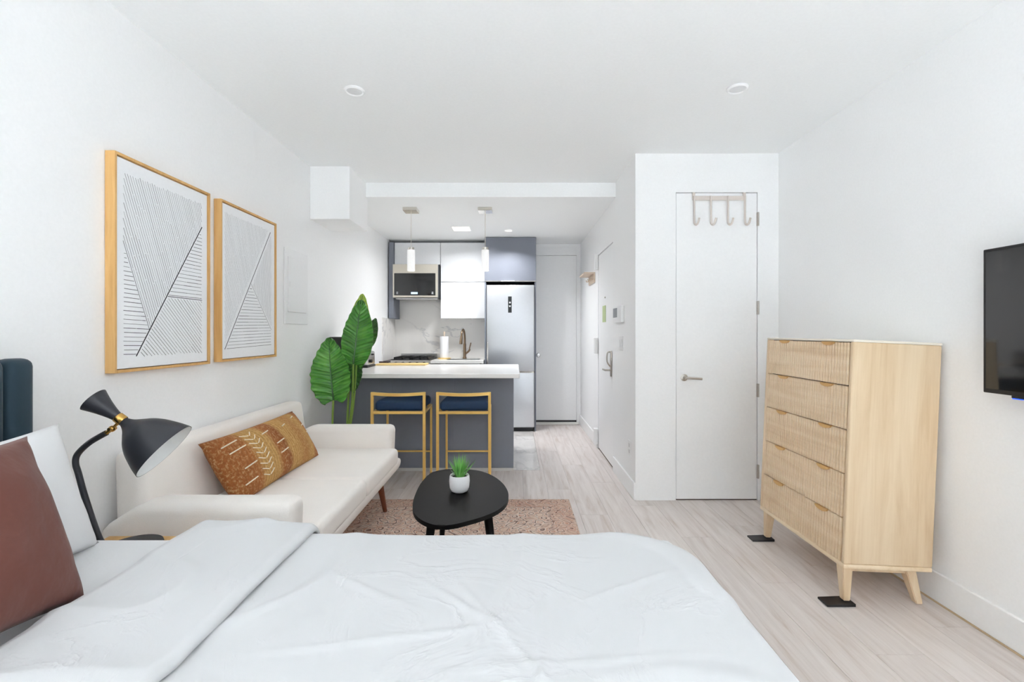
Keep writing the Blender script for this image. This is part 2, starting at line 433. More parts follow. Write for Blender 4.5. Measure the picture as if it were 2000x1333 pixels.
# window wall behind the camera
bm = bmesh.new()
box(bm, XL-.1, WX0, YF-.1, YF, -.1, ZC+.05); box(bm, WX1, XR+.1, YF-.1, YF, -.1, ZC+.05)
box(bm, WX0, WX1, YF-.1, YF, -.1, WZ0); box(bm, WX0, WX1, YF-.1, YF, WZ1, ZC+.05)
struct(obj('wall_front', bm, WALL), 'white wall around the large window', 'wall')
bm = bmesh.new()
for a in (WX0, (WX0+WX1)/2-.025, WX1-.05): box(bm, a, a+.05, YF-.09, YF-.03, WZ0, WZ1)
for a in (WZ0, WZ1-.05): box(bm, WX0, WX1, YF-.09, YF-.03, a, a+.05)
struct(obj('window_1', bm, TRIM), 'large unseen white framed window, sized to light the ceiling', 'window')
# baseboards
def baseboard(name, label, *b):
    o = struct(obj(name, B(*b, .003, 1), TRIM), label, 'baseboard'); return o
bb = baseboard('baseboard_right', 'white baseboard along the right wall with a thin tan joint', XR-.015, XR, YF, YC, .006, .14)
obj('floor_joint', B(XR-.019, XR-.001, YF, YC, .0005, .006), mat('tan_joint', (206, 182, 150), .6), bb)
baseboard('baseboard_left', 'white baseboard along the left wall behind the sofa', XL, XL+.015, YF, 4.24, .001, .14)
baseboard('baseboard_hall', 'white baseboard of the hallway wall before the entry door', XH-.014, XH, YC, EY0-.05, .001, .13)
baseboard('baseboard_back', 'white baseboard of the hallway wall beyond the entry door', XH-.014, XH, EY1+.05, YE, .001, .13)
# closet door
d1 = struct(obj('door_1', B(DX0, DX1, YC+.004, YC+.045, .008, DZ, .002, 1), DOOR), 'tall narrow white closet door with an over-door hook rack', 'door')
for zz in (2.095, 1.435, .82, .215):
    bm = B(DX1-.004, DX1+.014, YC-.006, YC+.004, zz-.05, zz+.05, .002, 1); cyl(bm, (DX1+.004, YC-.007, zz-.05), (DX1+.004, YC-.007, zz+.05), .006, 10)
    obj('hinge', bm, NICKEL, d1)
hx, hz = DX0+.058, .915
h = obj('door_handle', lathe(bmesh.new(), [(0, 0), (.026, 0), (.026, .008), (.011, .012), (.011, .05), (0, .05)], (hx, YC+.004, hz), (0, -1, 0)), NICKEL, d1, True)
bm = tube(bmesh.new(), smooth_pts([(hx, YC-.042, hz), (hx+.03, YC-.048, hz), (hx+.115, YC-.046, hz-.006)]), .009, 10)
obj('lever', bm, NICKEL, h, True)
obj('door_gap', B(DX0+.002, DX1-.002, YC+.006, YC+.04, .0005, .008), mat('gap_brown', (86, 72, 64), .8), d1)
# entry door (in the hall wall, faces -x)
d2 = struct(obj('door_2', B(XH+.004, XH+.045, EY0, EY1, .012, EZ, .002, 1), DOOR), 'white entry door in the hallway wall with lever lock and green sticker', 'door')
for zz in (2.01, 1.11, .13):
    obj('hinge', B(XH-.045, XH-.001, EY1-.012, EY1+.045, zz-.085, zz+.085, .006, 2), WPLAST, d2)
hp = obj('lock_plate', B(XH-.008, XH+.003, EY0+.055, EY0+.095, .84, 1.08, .004, 2), NICKEL, d2, True)
obj('lever', tube(bmesh.new(), smooth_pts([(XH, EY0+.075, .90), (XH-.05, EY0+.075, .90), (XH-.055, EY0+.09, .90), (XH-.055, EY0+.19, .90)]), .009, 10), NICKEL, hp, True)
obj('thumb_turn', tube(bmesh.new(), smooth_pts([(XH-.004, EY0+.075, 1.07), (XH-.035, EY0+.075, 1.06), (XH-.038, EY0+.075, .98), (XH-.006, EY0+.075, .93)]), .007, 8), NICKEL, hp, True)
obj('peephole', cyl(bmesh.new(), (XH+.004, (EY0+EY1)/2, 1.6), (XH-.004, (EY0+EY1)/2, 1.6), .008, 12), NICKEL, d2)
obj('gap_shade_strip', B(XH+.006, XH+.04, EY0+.002, EY1-.002, .0005, .012), MATS['gap_brown'], d2)  # brown strip: shade of the gap under the door put into colour
# bathroom door
d3 = struct(obj('door_3', B(BX0, BX1, YE+.004, YE+.045, .055, BZ, .002, 1), DOOR), 'white door at the end of the hallway with a round knob', 'door')
obj('knob', lathe(bmesh.new(), [(0, 0), (.026, 0), (.026, .006), (.01, .01), (.01, .03), (.026, .042), (.03, .055), (.022, .068), (0, .072)], (BX0+.085, YE+.004, .945), (0, -1, 0)), mat('knob_bright', (240, 240, 240), .15, .5), d3, True)
obj('gap_shade_strip', B(BX0+.002, BX1-.002, YE+.006, YE+.03, .030, .055), BLACK, d3)  # black strip painted in for the shade between door and threshold
bm = bmesh.new(); box(bm, BX1, XH-.001, YE-.012, YE, .001, ZK-.055, .002, 1); box(bm, BX0-.05, BX1, YE-.012, YE, BZ+.002, ZK-.055, .002, 1)
box(bm, BX0-.05, BX0, YE-.012, YE, .001, BZ+.002, .002, 1)
struct(obj('trim_2', bm, TRIM), 'white casing around the hallway end door', 'trim')
struct(obj('trim_3', B(BX0-.01, BX1+.02, YE-.05, YE+.045, .001, .03, .004, 1), mat('threshold_stone', (228, 226, 222), .3)), 'pale stone threshold under the hallway end door', 'threshold')

# ------------------------------------------------------------------ bed
BXH, BXF, BY0, BY1, BT = -1.50, .465, -.12, 1.385, .649
bed = thing('bed', 'double bed with a dark teal channel-tufted headboard against the left wall', 'bed', (-.5, .63, 0))
obj('bed_base', B(BXH, BXF-.03, BY0+.03, BY1-.03, .12, .34, .02, 3), TEAL, bed, True)
for a in (BXH+.1, BXF-.15):
    for b in (BY0+.1, BY1-.15): obj('leg', cyl(bmesh.new(), (a, b, .001), (a, b, .125), .022, 14, .03), BLACK, bed, True)
obj('mattress', B(BXH+.005, BXF, BY0, BY1+.008, .34, BT-.004, .028, 4), PILLOWC, bed, True)
hb = obj('headboard', B(XL+.012, XL+.075, BY0-.09, 1.497, .02, 1.165, .02, 3), TEAL, bed, True)
ys = [1.495, 1.408]+[1.408-.168*k for k in range(1, 10)]
for b_, a in zip(ys, ys[1:]):
    obj('channel', B(XL+.06, XL+.128, a+.0015, b_-.0015, .05, 1.17, .026, 4), TEAL, hb, True)

def drape_sheet(xa, xb, ya, yb, x0, x1, y0, y1, top, R, r, nx, ny, bumpf, thick=.018, foot=True):
    """a cloth over a rounded rectangle: flat on top, bending down past its edge"""
    bm = bmesh.new(); g = []
    for i in range(nx+1):
        row = []
        for j in range(ny+1):
            X = xa+(xb-xa)*i/nx; Y = ya+(yb-ya)*j/ny
            cx = min(max(X, x0+R), x1-R); cy = min(max(Y, y0+R), y1-R)
            if X < x0+R: cx = X                              # the head end stays open
            dv = Vector((X-cx, Y-cy)); d = dv.length-R
            z = top; px, py = X, Y
            if d > 0:
                nrm = dv.normalized(); e = Vector((cx, cy))+nrm*R
                a = d/r
                if a < math.pi/2: off, dz = r*math.sin(a), r*(1-math.cos(a))
                else: off, dz = r, r+(d-r*math.pi/2)
                fold = .012*math.sin((X+Y*1.1)*17)*min(1, max(0, dz-.05)/.2)
                px, py = e.x+nrm.x*(off+fold), e.y+nrm.y*(off+fold); z = top-dz
            z += bumpf(X, Y)*(1 if d < r else .2)
            row.append(bm.verts.new((px, py, z)))
        g.append(row)
    for i in range(nx):
        for j in range(ny): bm.faces.new((g[i][j], g[i+1][j], g[i+1][j+1], g[i][j+1]))
    return bm
def wr(X, Y):
    v = .004*noise.noise(Vector((X*3.1, Y*3.1, .3)))+.0025*noise.noise(Vector((X*8+3, Y*8, 1.7)))
    a = abs(noise.noise(Vector((X*2.2+4, Y*2.6-1, 5)))); v += .006*max(0, 1-a*9)
    for cx, cy, ang, ln in ((.02, .86, 2.1, .35), (.05, .9, 1.5, .25), (-.25, .92, .2, .3), (.12, .85, .1, .28), (-.1, 1.02, 2.4, .2), (-.35, 1.1, 2.6, .2), (.25, 1.1, .5, .2), (-.2, .7, -.2, .3), (.0, .7, 1.2, .3)):
        dx, dy = X-cx, Y-cy; s = dx*math.cos(ang)+dy*math.sin(ang); t = -dx*math.sin(ang)+dy*math.cos(ang)
        if abs(s) < ln: v += .005*math.exp(-(t/.008)**2)*(1-(s/ln)**2)
    return v
def puff(X, Y):
    edge = min(1, max(0, (X+.97)/.10)); flap = 0
    return wr(X, Y)+.003*min(1, edge)
bm = drape_sheet(-.93, BXF+.32, BY0-.32, BY1+.34, -2, BXF, BY0, BY1, BT, .17, .045, 240, 230, puff)
dv = tag(obj('duvet', bm, COTTON, None, 'all'), 'large white duvet spread over the bed, turned back near the pillows', 'duvet')
md = dv.modifiers.new('thick', 'SOLIDIFY'); md.thickness = .014; md.offset = -1
# the turned-back band lies on the duvet
def flapf(X, Y):
    t = (X+.955)/.36
    e = .022*min(1, max(0, t)/.10)**.5*min(1, max(0, 1-t)/.05)**.5
    return wr(X*1.0+9, Y)*1.3+.002+e+.004*math.sin(Y*9+X*6)*t*(1-t)*4
bm = drape_sheet(-.955, -.595, BY0-.30, BY1+.32, -2, 5, BY0-.012, BY1+.012, BT+.010, .17, .055, 70, 230, flapf)
fo = obj('turned_back_band', bm, COTTON, dv, 'all')
md = fo.modifiers.new('thick', 'SOLIDIFY'); md.thickness = .01; md.offset = -1
# pillows: frame_mat(origin, width axis, height axis)
def lean_pillow(name, label, cat, m, w, h, t, base_far, top_far, seed=0, pinch=.06, nz=.007, power=.42, group=None, roll=0.0):
    """width runs along -y from the far edge; height from base to top"""
    base_far, top_far = Vector(base_far), Vector(top_far)
    h = (top_far-base_far).length; up = (top_far-base_far).normalized(); side = Vector((roll, -1, 0))
    side = (side-up*side.dot(up)).normalized()
    c = base_far+side*w/2+up*h/2
    bm = pillow_bm(w, h, t, 30, pinch, nz, seed, power)
    bmesh.ops.transform(bm, matrix=frame_mat(c, side, up), verts=bm.verts)
    o = tag(obj(name, bm, m, None, 'all'), label, cat, group)
    return root_at(o, (c.x, c.y, min(v.co.z for v in o.data.vertices)))
lean_pillow('pillow', 'white bed pillow standing behind the brown cushion, beside the table lamp', 'pillow', PILLOWC, .66, .44, .20, (-1.195, 1.36, .638), (-1.315, 1.36, .988), 3, .13)
lean_pillow('pillow', 'white bed pillow at the left edge of the photo, nearest the camera', 'pillow', PILLOWC, .66, .44, .20, (-1.195, .69, .638), (-1.345, .69, .985), 8, .10)
lean_pillow('cushion', 'square rust-brown velvet cushion leaning on the white bed pillows', 'cushion', BROWNV, .46, .46, .17, (-.975, 1.075, .640), (-1.138, 1.10, 1.008), 5, .13, .008, .45, roll=.12)

# ------------------------------------------------------------------ nightstand and lamp
ns = thing('nightstand', 'narrow light wood nightstand between the bed and the sofa', 'nightstand', (-1.38, 1.59, 0))
obj('top', B(-1.50, -1.12, 1.44, 1.745, .475, .497, .004, 2), OAKF, ns)
obj('body', B(-1.49, -1.135, 1.455, 1.735, .25, .475, .003, 1), OAKF, ns)
df = obj('drawer_front', B(-1.136, -1.120, 1.462, 1.728, .26, .468, .003, 1), OAKF, ns)
obj('knob', cyl(bmesh.new(), (-1.121, 1.595, .37), (-1.10, 1.595, .37), .012, 14), BRASS, df, True)
for a in (-1.46, -1.16):
    for b in (1.48, 1.71): obj('leg', cyl(bmesh.new(), (a, b, .001), (a, b, .252), .012, 12, .018), OAKF, ns, True)
LY = 1.63; lb = (-1.335, 1.645, .498)
lp = thing('table_lamp', 'black hourglass-shade table lamp with brass collar on the nightstand', 'lamp', lb)
obj('base', lathe(bmesh.new(), [(0, 0), (.088, 0), (.09, .004), (.088, .010), (.03, .012), (0, .012)], lb, (0, 0, 1), 40), LAMPB, lp, True)
pts = [(-1.412, LY, .508), P(193, 1050, LY), P(167, 975, LY), P(153, 925, LY), P(148, 908, LY), P(149, 893, LY), P(158, 880, LY), P(178, 863, LY), P(208, 846, LY)]
obj('arm', tube(bmesh.new(), smooth_pts(pts, 6), .0096, 14), LAMPB, lp, True)
bm = bmesh.new(); k0 = P(208, 846, LY); k1 = P(219, 838, LY); k2 = P(234, 822, LY)
cyl(bm, k0, k1, .007, 12); cyl(bm, k1, k2+Vector((0, .004, 0)), .005, 12); bmesh.ops.create_uvsphere(bm, u_segments=14, v_segments=10, radius=.011, matrix=Matrix.Translation(k1))
cyl(bm, k1+Vector((.0, -.014, 0)), k1+Vector((0, .014, 0)), .006, 12)
obj('swivel_joint', bm, BRASS, lp, True)
kn = P(235, 819, LY); ps = FPX/LY
axis = (P(312, 878, LY+.024)-P(185, 787, LY-.016)).normalized()          # towards the wide mouth, tilted to the room
def shade_prof(off):
    ks = [(25, -60), (20, -47), (15.5, -34), (11.5, -20), (9, -8), (8, 0), (9, 9), (14, 19), (24, 30), (35, 42), (44, 56), (51, 72), (57, 88), (61, 102)]
    q = smooth_pts([Vector((a, b, 0)) for a, b in ks], 4)
    return [((p.x-off)/ps, p.y/ps) for p in q]
sh = obj('shade', lathe(bmesh.new(), shade_prof(0), kn, axis, 48), LAMPB, lp, 'all')
obj('shade_lining', lathe(bmesh.new(), [p for p in shade_prof(1.2) if p[1] > 8/ps], kn, axis, 48), LAMPW, sh, 'all')
obj('collar', lathe(bmesh.new(), [(9.6/ps, -7/ps), (10.2/ps, -6/ps), (10.2/ps, 6/ps), (9.6/ps, 7/ps)], kn, axis, 28), BRASS, sh, True)
bm = bmesh.new(); bmesh.ops.create_uvsphere(bm, u_segments=18, v_segments=12, radius=.03, matrix=Matrix.Translation(kn+axis*.10)); cyl(bm, kn+axis*.02, kn+axis*.08, .014, 14)
obj('bulb', bm, mat('bulb_glass', (245, 245, 240), .3), lp, True)

# ------------------------------------------------------------------ sofa
sy0, sy1 = 1.78, 3.40
sofa = thing('sofa', 'cream linen two-seat sofa with walnut legs along the left wall', 'sofa', (-1.22, 2.59, 0))
bm = bmesh.new()
prism(bm, [(-1.58, sy0+.03, .235), (-.875, sy0+.03, .235), (-.812, sy0+.03, .30), (-.805, sy0+.03, .36), (-1.58, sy0+.03, .36)], (0, sy1-sy0-.06, 0), .025, 4)
obj('seat_base', bm, LINEN, sofa, True)
def arm(y0, y1):
    bm = bmesh.new()
    prism(bm, [(-1.585, y0, .33), (-.86, y0, .33), (-.85, y0, .597), (-1.43, y0, .597), (-1.585, y0, .50)], (0, y1-y0, 0), .04, 5)
    return bm
obj('arm', arm(sy0, sy0+.15), LINEN, sofa, 'all'); obj('arm', arm(sy1-.15, sy1), LINEN, sofa, 'all')
ym = 2.56
for a, b in ((sy0+.152, ym), (ym, sy1-.152)):
    bm = B(-1.47, -.797, a+.002, b-.002, .345, .458, .032, 5)
    for v in bm.verts:
        if v.co.z > .42:
            v.co.z += .014*(1-((v.co.y-(a+b)/2)/((b-a)/2))**2)*(1-((v.co.x+1.13)/.36)**2)
    obj('seat_cushion', bm, LINEN, sofa, 'all')
bm = bmesh.new()
prism(bm, [(-1.60, 1.885, .30), (-1.43, 1.885, .30), (-1.50, 1.885, .768), (-1.615, 1.885, .768)], (0, 1.45, 0), .032, 5)
obj('backrest', bm, LINEN, sofa, 'all')
for a, dx, zf in ((-1.50, -.03, .001), (-.93, .035, .0105)):
    for b, dy in ((sy0+.17, -.03), (sy1-.17, .03)):
        obj('leg', cyl(bmesh.new(), (a+dx, b+dy, zf), (a, b, .245), .014, 16, .024), WALNUT, sofa, True)
lc = Vector((-1.355, 2.60, .597)); up = Vector((-.17, 0, .28)).normalized()
PM = frame_mat(lc, (0, 1, 0), up); PWD, PH, PT = .91, .335, .20
bm = pillow_bm(PH, PWD, PT, 34, .05, .008, 2, .5)   # local x = height, y = length
M2 = PM @ Matrix(((0, 1, 0, 0), (1, 0, 0, 0), (0, 0, 1, 0), (0, 0, 0, 1)))
for v in bm.verts: v.co.z = -v.co.z
lum = tag(obj('lumbar_cushion', bm, MUD, None, 'all', keep=True), 'long rust and mustard woven lumbar cushion with cream stitches on the sofa', 'cushion')
lum.matrix_world = M2
def psurf(u, v, lift=.002):
    """point of the lumbar cushion's front: u across (height), v along, both -1..1"""
    xx = PH/2*u*(1-.05*(1-v*v)*abs(u)**3); yy = PWD/2*v*(1-.05*(1-u*u)*abs(v)**3)
    z = PT/2*max(0, (1-u*u)*(1-v*v))**.5
    k = max(0, (1-u*u)*(1-v*v))**.3
    z += .008*k*(noise.noise(Vector((xx*7+2, yy*7, SG*3)))*1.5+noise.noise(Vector((xx*18, yy*18+2, SG)))*.6)*SG
    return Vector((xx, yy, FS*(z+lift)))
# which local side faces the room (+x world)?
FS = 1 if (M2.to_3x3() @ Vector((0, 0, 1))).x > 0 else -1
SG = -FS
THREAD = mat('cream_thread', (240, 228, 204), .8)
def stitch(a, b, r=.0032):
    obj('stitch', tube(bmesh.new(), [psurf(a[0]+(b[0]-a[0])*k/4, a[1]+(b[1]-a[1])*k/4) for k in range(5)], r, 6), THREAD, lum, keep=True)
for u, v, dv_ in ((.62, -.88, .22), (.36, -.86, .24), (-.2, -.80, .2), (-.62, -.86, .2), (.52, -.28, .16), (.05, -.15, .16), (-.28, -.16, .18), (.52, .18, .1), (.72, .62, .1), (.3, .78, .09), (.0, .80, .09)):
    stitch((u, v), (u+.05, v+dv_))
for k in range(9):
    u = .75-k*.17
    stitch((u, -.56), (u-.10, -.46), .0026); stitch((u-.1, -.44), (u+.02, -.37), .0026)

# ------------------------------------------------------------------ rug, coffee table, succulent
rc = (-.375, 3.506-RUGL/2, 0)
rug = tag(obj('rug', B(rc[0]-RUGW/2, rc[0]+RUGW/2, rc[1]-RUGL/2, rc[1]+RUGL/2, .0008, .010, .003, 1), RUG), 'faded rust and beige oriental rug under the coffee table', 'rug')
root_at(rug, rc)
TZ = .425
tpx = [(838, 926), (856, 919), (885, 916.5), (915, 917.5), (942, 921.5), (966, 932), (984, 947), (993, 965), (989, 982), (972, 997), (945, 1009), (915, 1018), (885, 1025), (858, 1027), (833, 1021), (814, 1009), (806, 993), (809, 972), (821, 946)]
tp = [PZ(a, b, TZ) for a, b in tpx]
sm = smooth_pts(tp+[tp[0]], 4)[:-1]
ct = thing('coffee_table', 'black rounded-triangle coffee table standing on the rug', 'table', (-.25, 2.4, .010))
obj('tabletop', outline(bmesh.new(), [(p.x, p.y) for p in sm], TZ-.02, TZ, .006), TABLEB, ct, True)
for (tx, ty), (bx, by) in (((-.385, 2.22), (-.42, 2.12)), ((-.13, 2.24), (-.075, 2.16)), ((-.385, 2.62), (-.425, 2.73))):
    obj('leg', cyl(bmesh.new(), (bx, by, .011), (tx, ty, TZ-.018), .013, 16, .022), TABLEB, ct, True)
pc = PZ(897.5, 961, TZ)
sp = thing('succulent', 'small spiky green succulent in a white pot on the black coffee table', 'plant', (pc.x, pc.y, TZ+.0005))
po_ = obj('pot', lathe(bmesh.new(), [(0, 0), (.030, 0), (.042, .006), (.050, .022), (.053, .055), (.051, .082), (.048, .088), (.044, .086), (.044, .072), (0, .072)], (pc.x, pc.y, TZ+.0005), (0, 0, 1), 40), POTW, sp, True)
obj('soil', lathe(bmesh.new(), [(0, 0), (.043, 0), (.043, .003), (0, .006)], (pc.x, pc.y, TZ+.0725), (0, 0, 1), 24), SOIL, sp, True)
bm = bmesh.new(); rr = random.Random(4)
for k in range(70):
    a = rr.uniform(0, 6.283); tilt = rr.uniform(.03, .62)**1.0; L = rr.uniform(.085, .135)*(1.0-.3*tilt)
    d = Vector((math.cos(a)*math.sin(tilt), math.sin(a)*math.sin(tilt), math.cos(tilt))); s = Vector((-math.sin(a), math.cos(a), 0)); up_ = d.cross(s)
    b0 = Vector((pc.x+math.cos(a)*.02*rr.random(), pc.y+math.sin(a)*.02*rr.random(), TZ+.073)); last = None
    for i in range(5):
        t = i/4; wv = .0056*(1-t**1.6)+.0002; c = b0+d*L*t+Vector((math.cos(a), math.sin(a), -.4))*.02*t*t*tilt
        ring = [bm.verts.new(c+s*wv), bm.verts.new(c-up_*.0012*(1-t)), bm.verts.new(c-s*wv), bm.verts.new(c+up_*.0008*(1-t))]
        if last:
            for q in range(4): bm.faces.new((last[q], last[(q+1) % 4], ring[(q+1) % 4], ring[q]))
        last = ring
fo_ = obj('foliage', bm, GRASS, sp); fo_['kind'] = 'stuff'

# ------------------------------------------------------------------ framed prints
def clip_line(p, d, poly):
    lo, hi = -9, 9
    n = len(poly); area = sum(poly[i][0]*poly[(i+1) % n][1]-poly[(i+1) % n][0]*poly[i][1] for i in range(n))
    sg = 1 if area > 0 else -1
    for i in range(n):
        a, b = poly[i], poly[(i+1) % n]; nx, ny = -(b[1]-a[1])*sg, (b[0]-a[0])*sg
        num = (p[0]-a[0])*nx+(p[1]-a[1])*ny; den = d[0]*nx+d[1]*ny
        if abs(den) < 1e-9:
            if num < 0: return None
            continue
        t = -num/den
        if den > 0: lo = max(lo, t)
        else: hi = min(hi, t)
    return (lo, hi) if hi-lo > .01 else None
def picture(label, y0, y1, z0, z1, regions, heavy):
    xf = XL+.042; fw = .012
    t = thing('framed_print', label, 'picture', (XL+.002, (y0+y1)/2, z0), 'two line-art prints above the sofa')
    for a, b, c, d in ((y0, y0+fw, z0, z1), (y1-fw, y1, z0, z1), (y0+fw, y1-fw, z0, z0+fw), (y0+fw, y1-fw, z1-fw, z1)):
        obj('frame_rail', B(XL+.002, xf, a, b, c, d, .0012, 1), OAKF, t)
    a0, a1, c0, c1 = y0+fw+.004, y1-fw-.004, z0+fw+.004, z1-fw-.004
    xp = XL+.034
    pr = obj('print', B(XL+.004, xp, a0, a1, c0, c1), PAPER, t)
    W, H = a1-a0, c1-c0; bm = bmesh.new(); rr = random.Random(3)
    def seg(p, q, wd):
        p, q = Vector((p[0]*W, p[1]*H)), Vector((q[0]*W, q[1]*H)); d = (q-p).normalized(); n_ = Vector((-d.y, d.x))*wd/2
        vs = [bm.verts.new((xp+.0004, a0+v.x, c0+v.y)) for v in (p-n_, q-n_, q+n_, p+n_)]
        bm.faces.new(vs)
    for poly, dirn, step, wd in regions:
        d = Vector(dirn).normalized(); nrm = Vector((-d.y, d.x)); k = -80
        while k < 80:
            p = Vector((.5, .5))+nrm*step*k; k += 1
            r = clip_line(p, d, poly)
            if r:
                lo, hi = r[0]+rr.uniform(0, .012), r[1]-rr.uniform(0, .012)
                # hand-drawn: broken into strokes of slightly different weight
                while lo < hi-.01:
                    e = min(hi, lo+rr.uniform(.1, .3)); seg(p+d*lo, p+d*e, wd*rr.uniform(.65, 1.25)); lo = e+rr.uniform(.0, .006)
    for p, q, wd in heavy: seg(p, q, wd)
    ln = obj('line_drawing', bm, INK, pr); ln['kind'] = 'stuff'
    return t
h0, h1 = (.18, .055), (.93, .80)
hv = lambda u: h0[1]+(u-h0[0])/(h1[0]-h0[0])*(h1[1]-h0[1])
def pyy(px, X): return X*FPX/(px-VX)
XF = XL+.042
y0, y1 = pyy(224, XF), pyy(411, XF)
picture('larger-looking framed line print nearest the bed, crossed by one long diagonal', y0, y1, 1.086, 1.980, [
    ([(.06, .62), (.06, .94), (.93, .94), (.93, hv(.93)), (.31, hv(.31))], (.25, -.42), .0205, .0016),
    ([(.06, .05), (.06, .60), (.31, .185), (.18, .055)], (1, -.02), .021, .0020),
    ([(.505, .372), (.93, .365), (.93, .79)], (1, 0), .021, .0019),
    ([(.20, .05), (.93, .05), (.93, .36), (.505, .362), (.32, .185)], (1, -.62), .0195, .0018)],
    [(h0, h1, .0055), ((.06, .61), (.31, .185), .0022), ((.505, .366), (.93, .364), .003)])
y0, y1 = pyy(432, XF), pyy(540.5, XF)
picture('framed line print nearest the plant, with a hatched triangle at its foot', y0, y1, 1.089, 1.981, [
    ([(.05, .09), (.05, .95), (.88, .95)], (.25, -.62), .0165, .0009),
    ([(.06, .055), (.5, .505), (.93, .19), (.93, .055)], (1, .015), .0215, .0019),
    ([(.53, .50), (.93, .93), (.93, .21)], (.12, -1), .014, .0009)],
    [((.05, .06), (.91, .935), .0048), ((.51, .515), (.93, .19), .0020)])

# breaker panel on the left wall beside the plant
ep = thing('breaker_panel', 'white breaker panel cover flush on the left wall beside the prints', 'panel', (XL, 3.53, 1.3))
obj('cover', B(XL+.001, XL+.010, 3.345, 3.715, 1.312, 1.86, .003, 1), WPLAST, ep)
dd = obj('panel_door', B(XL+.010, XL+.016, 3.385, 3.675, 1.40, 1.80, .002, 1), WPLAST, ep)
obj('latch', B(XL+.016, XL+.020, 3.40, 3.425, 1.58, 1.62, .001, 1), WPLAST, dd)

# ------------------------------------------------------------------ tall plant behind the sofa
PY = 3.78; pb = Vector((-1.36, 3.80, .001))
pt = thing('potted_plant', 'tall bird-of-paradise plant with broad glossy leaves behind the sofa', 'plant', pb)
obj('pot', lathe(bmesh.new(), [(0, 0), (.10, 0), (.125, .02), (.15, .26), (.155, .28), (.14, .285), (.135, .25), (0, .25)], pb, (0, 0, 1), 36), POTW, pt, True)
obj('soil', lathe(bmesh.new(), [(0, 0), (.136, 0), (.136, .005), (0, .012)], pb+Vector((0, 0, .25)), (0, 0, 1), 24), SOIL, pt, True)
def leaf(base, tip, width, facing, m, bend=.06, seed=0, fold=.18, wav=.006, skew=0.0):
    base, tip = Vector(base), Vector(tip); ax = (tip-base); L = ax.length; ax.normalize()
    f = Vector(facing); f = (f-ax*f.dot(ax)).normalized(); s = ax.cross(f); ns_, nt = 110, 14; bm = bmesh.new(); g = []
    for i in range(ns_+1):
        t = i/ns_
        wp = (math.sin(math.pi*min(1, t*.93+.055)**.78))**.72 if t < 1 else 0
        wp = max(wp, .02); row = []
        for j in range(-nt, nt+1):
            u = j/nt
            c = base+ax*L*t-f*(bend*4*(t-.35)**2*L)
            rip = wav*math.sin(t*58-abs(u)*8+seed+1.5*noise.noise(Vector((t*4, seed, 0))))*abs(u)**.6+.006*noise.noise(Vector((t*5+seed, u*2, 0)))*abs(u)*2
            edge = 1+.05*noise.noise(Vector((t*9+seed*3, u > 0, 1)))*abs(u)
            sx = s*(width/2*wp*u*edge*(1+skew*(1 if u > 0 else -1)))
            row.append(bm.verts.new(c+sx+f*(fold*abs(u)*width/2*wp+rip)-ax*(.10*abs(u)**2*width*(1-t))))
        g.append(row)
    ul = bm.loops.layers.uv.new('UVMap')
    for i in range(ns_):
        for j in range(2*nt):
            fc_ = bm.faces.new((g[i][j], g[i+1][j], g[i+1][j+1], g[i][j+1]))
            for lp_, (a, b) in zip(fc_.loops, ((i, j), (i+1, j), (i+1, j+1), (i, j+1))): lp_[ul].uv = (b/(2*nt), a/ns_)
    lf = obj('leaf', bm, m, pt, 'all')
    sd = lf.modifiers.new('thick', 'SOLIDIFY'); sd.thickness = .0015
    rib = [base+ax*L*t-f*(bend*4*(t-.35)**2*L)+f*.004 for t in [k/14*.97 for k in range(15)]]
    obj('midrib', tube(bmesh.new(), rib, [.006*(1-k/15)+.0012 for k in range(15)], 8), LEAFD, lf, True)
    return lf
def stem(p, q, sag, r=.0075):
    p, q = Vector(p), Vector(q)
    obj('stem', tube(bmesh.new(), smooth_pts([p, p*.5+q*.5+Vector(sag), q], 8), [r*1.25]*6+[r]*11, 10), STEMG, pt, True)
l1b, l1t = P(651, 783, 3.62), P(640, 659, 3.66)
leaf(l1b, l1t, .295, (.12, -1, .15), LEAF, .05, 1, .20, .013)
stem((-1.43, 3.74, .25), l1b, (0, -.03, 0))
l2b, l2t = P(689, 708, 3.72), P(709, 592, 3.74)
leaf(P(690, 712, 3.70), P(705, 585, 3.74), .235, (.25, -1, .2), LEAF, .04, 4, .38, .014, .12)
stem((-1.395, 3.80, .25), P(690, 712, 3.70), (.03, 0, 0))
leaf(P(697, 700, 3.80), P(707, 574, 3.82), .20, (.05, -1, .1), LEAFY, .02, 9, .15, .004)
stem((-1.385, 3.84, .25), P(697, 700, 3.80), (.02, .0, 0))
leaf(P(690, 700, 3.84), P(689, 768, 3.80), .155, (.1, -1, .1), LEAFD, .03, 6, .15, .005)
stem((-1.40, 3.87, .25), P(690, 700, 3.84), (.02, .01, 0))
leaf(P(714, 680, 3.90), P(734, 622, 3.92), .12, (.3, -1, .1), LEAFD, .03, 2, .2, .006)
stem((-1.385, 3.88, .25), P(714, 680, 3.90), (-.045, .0, .2))

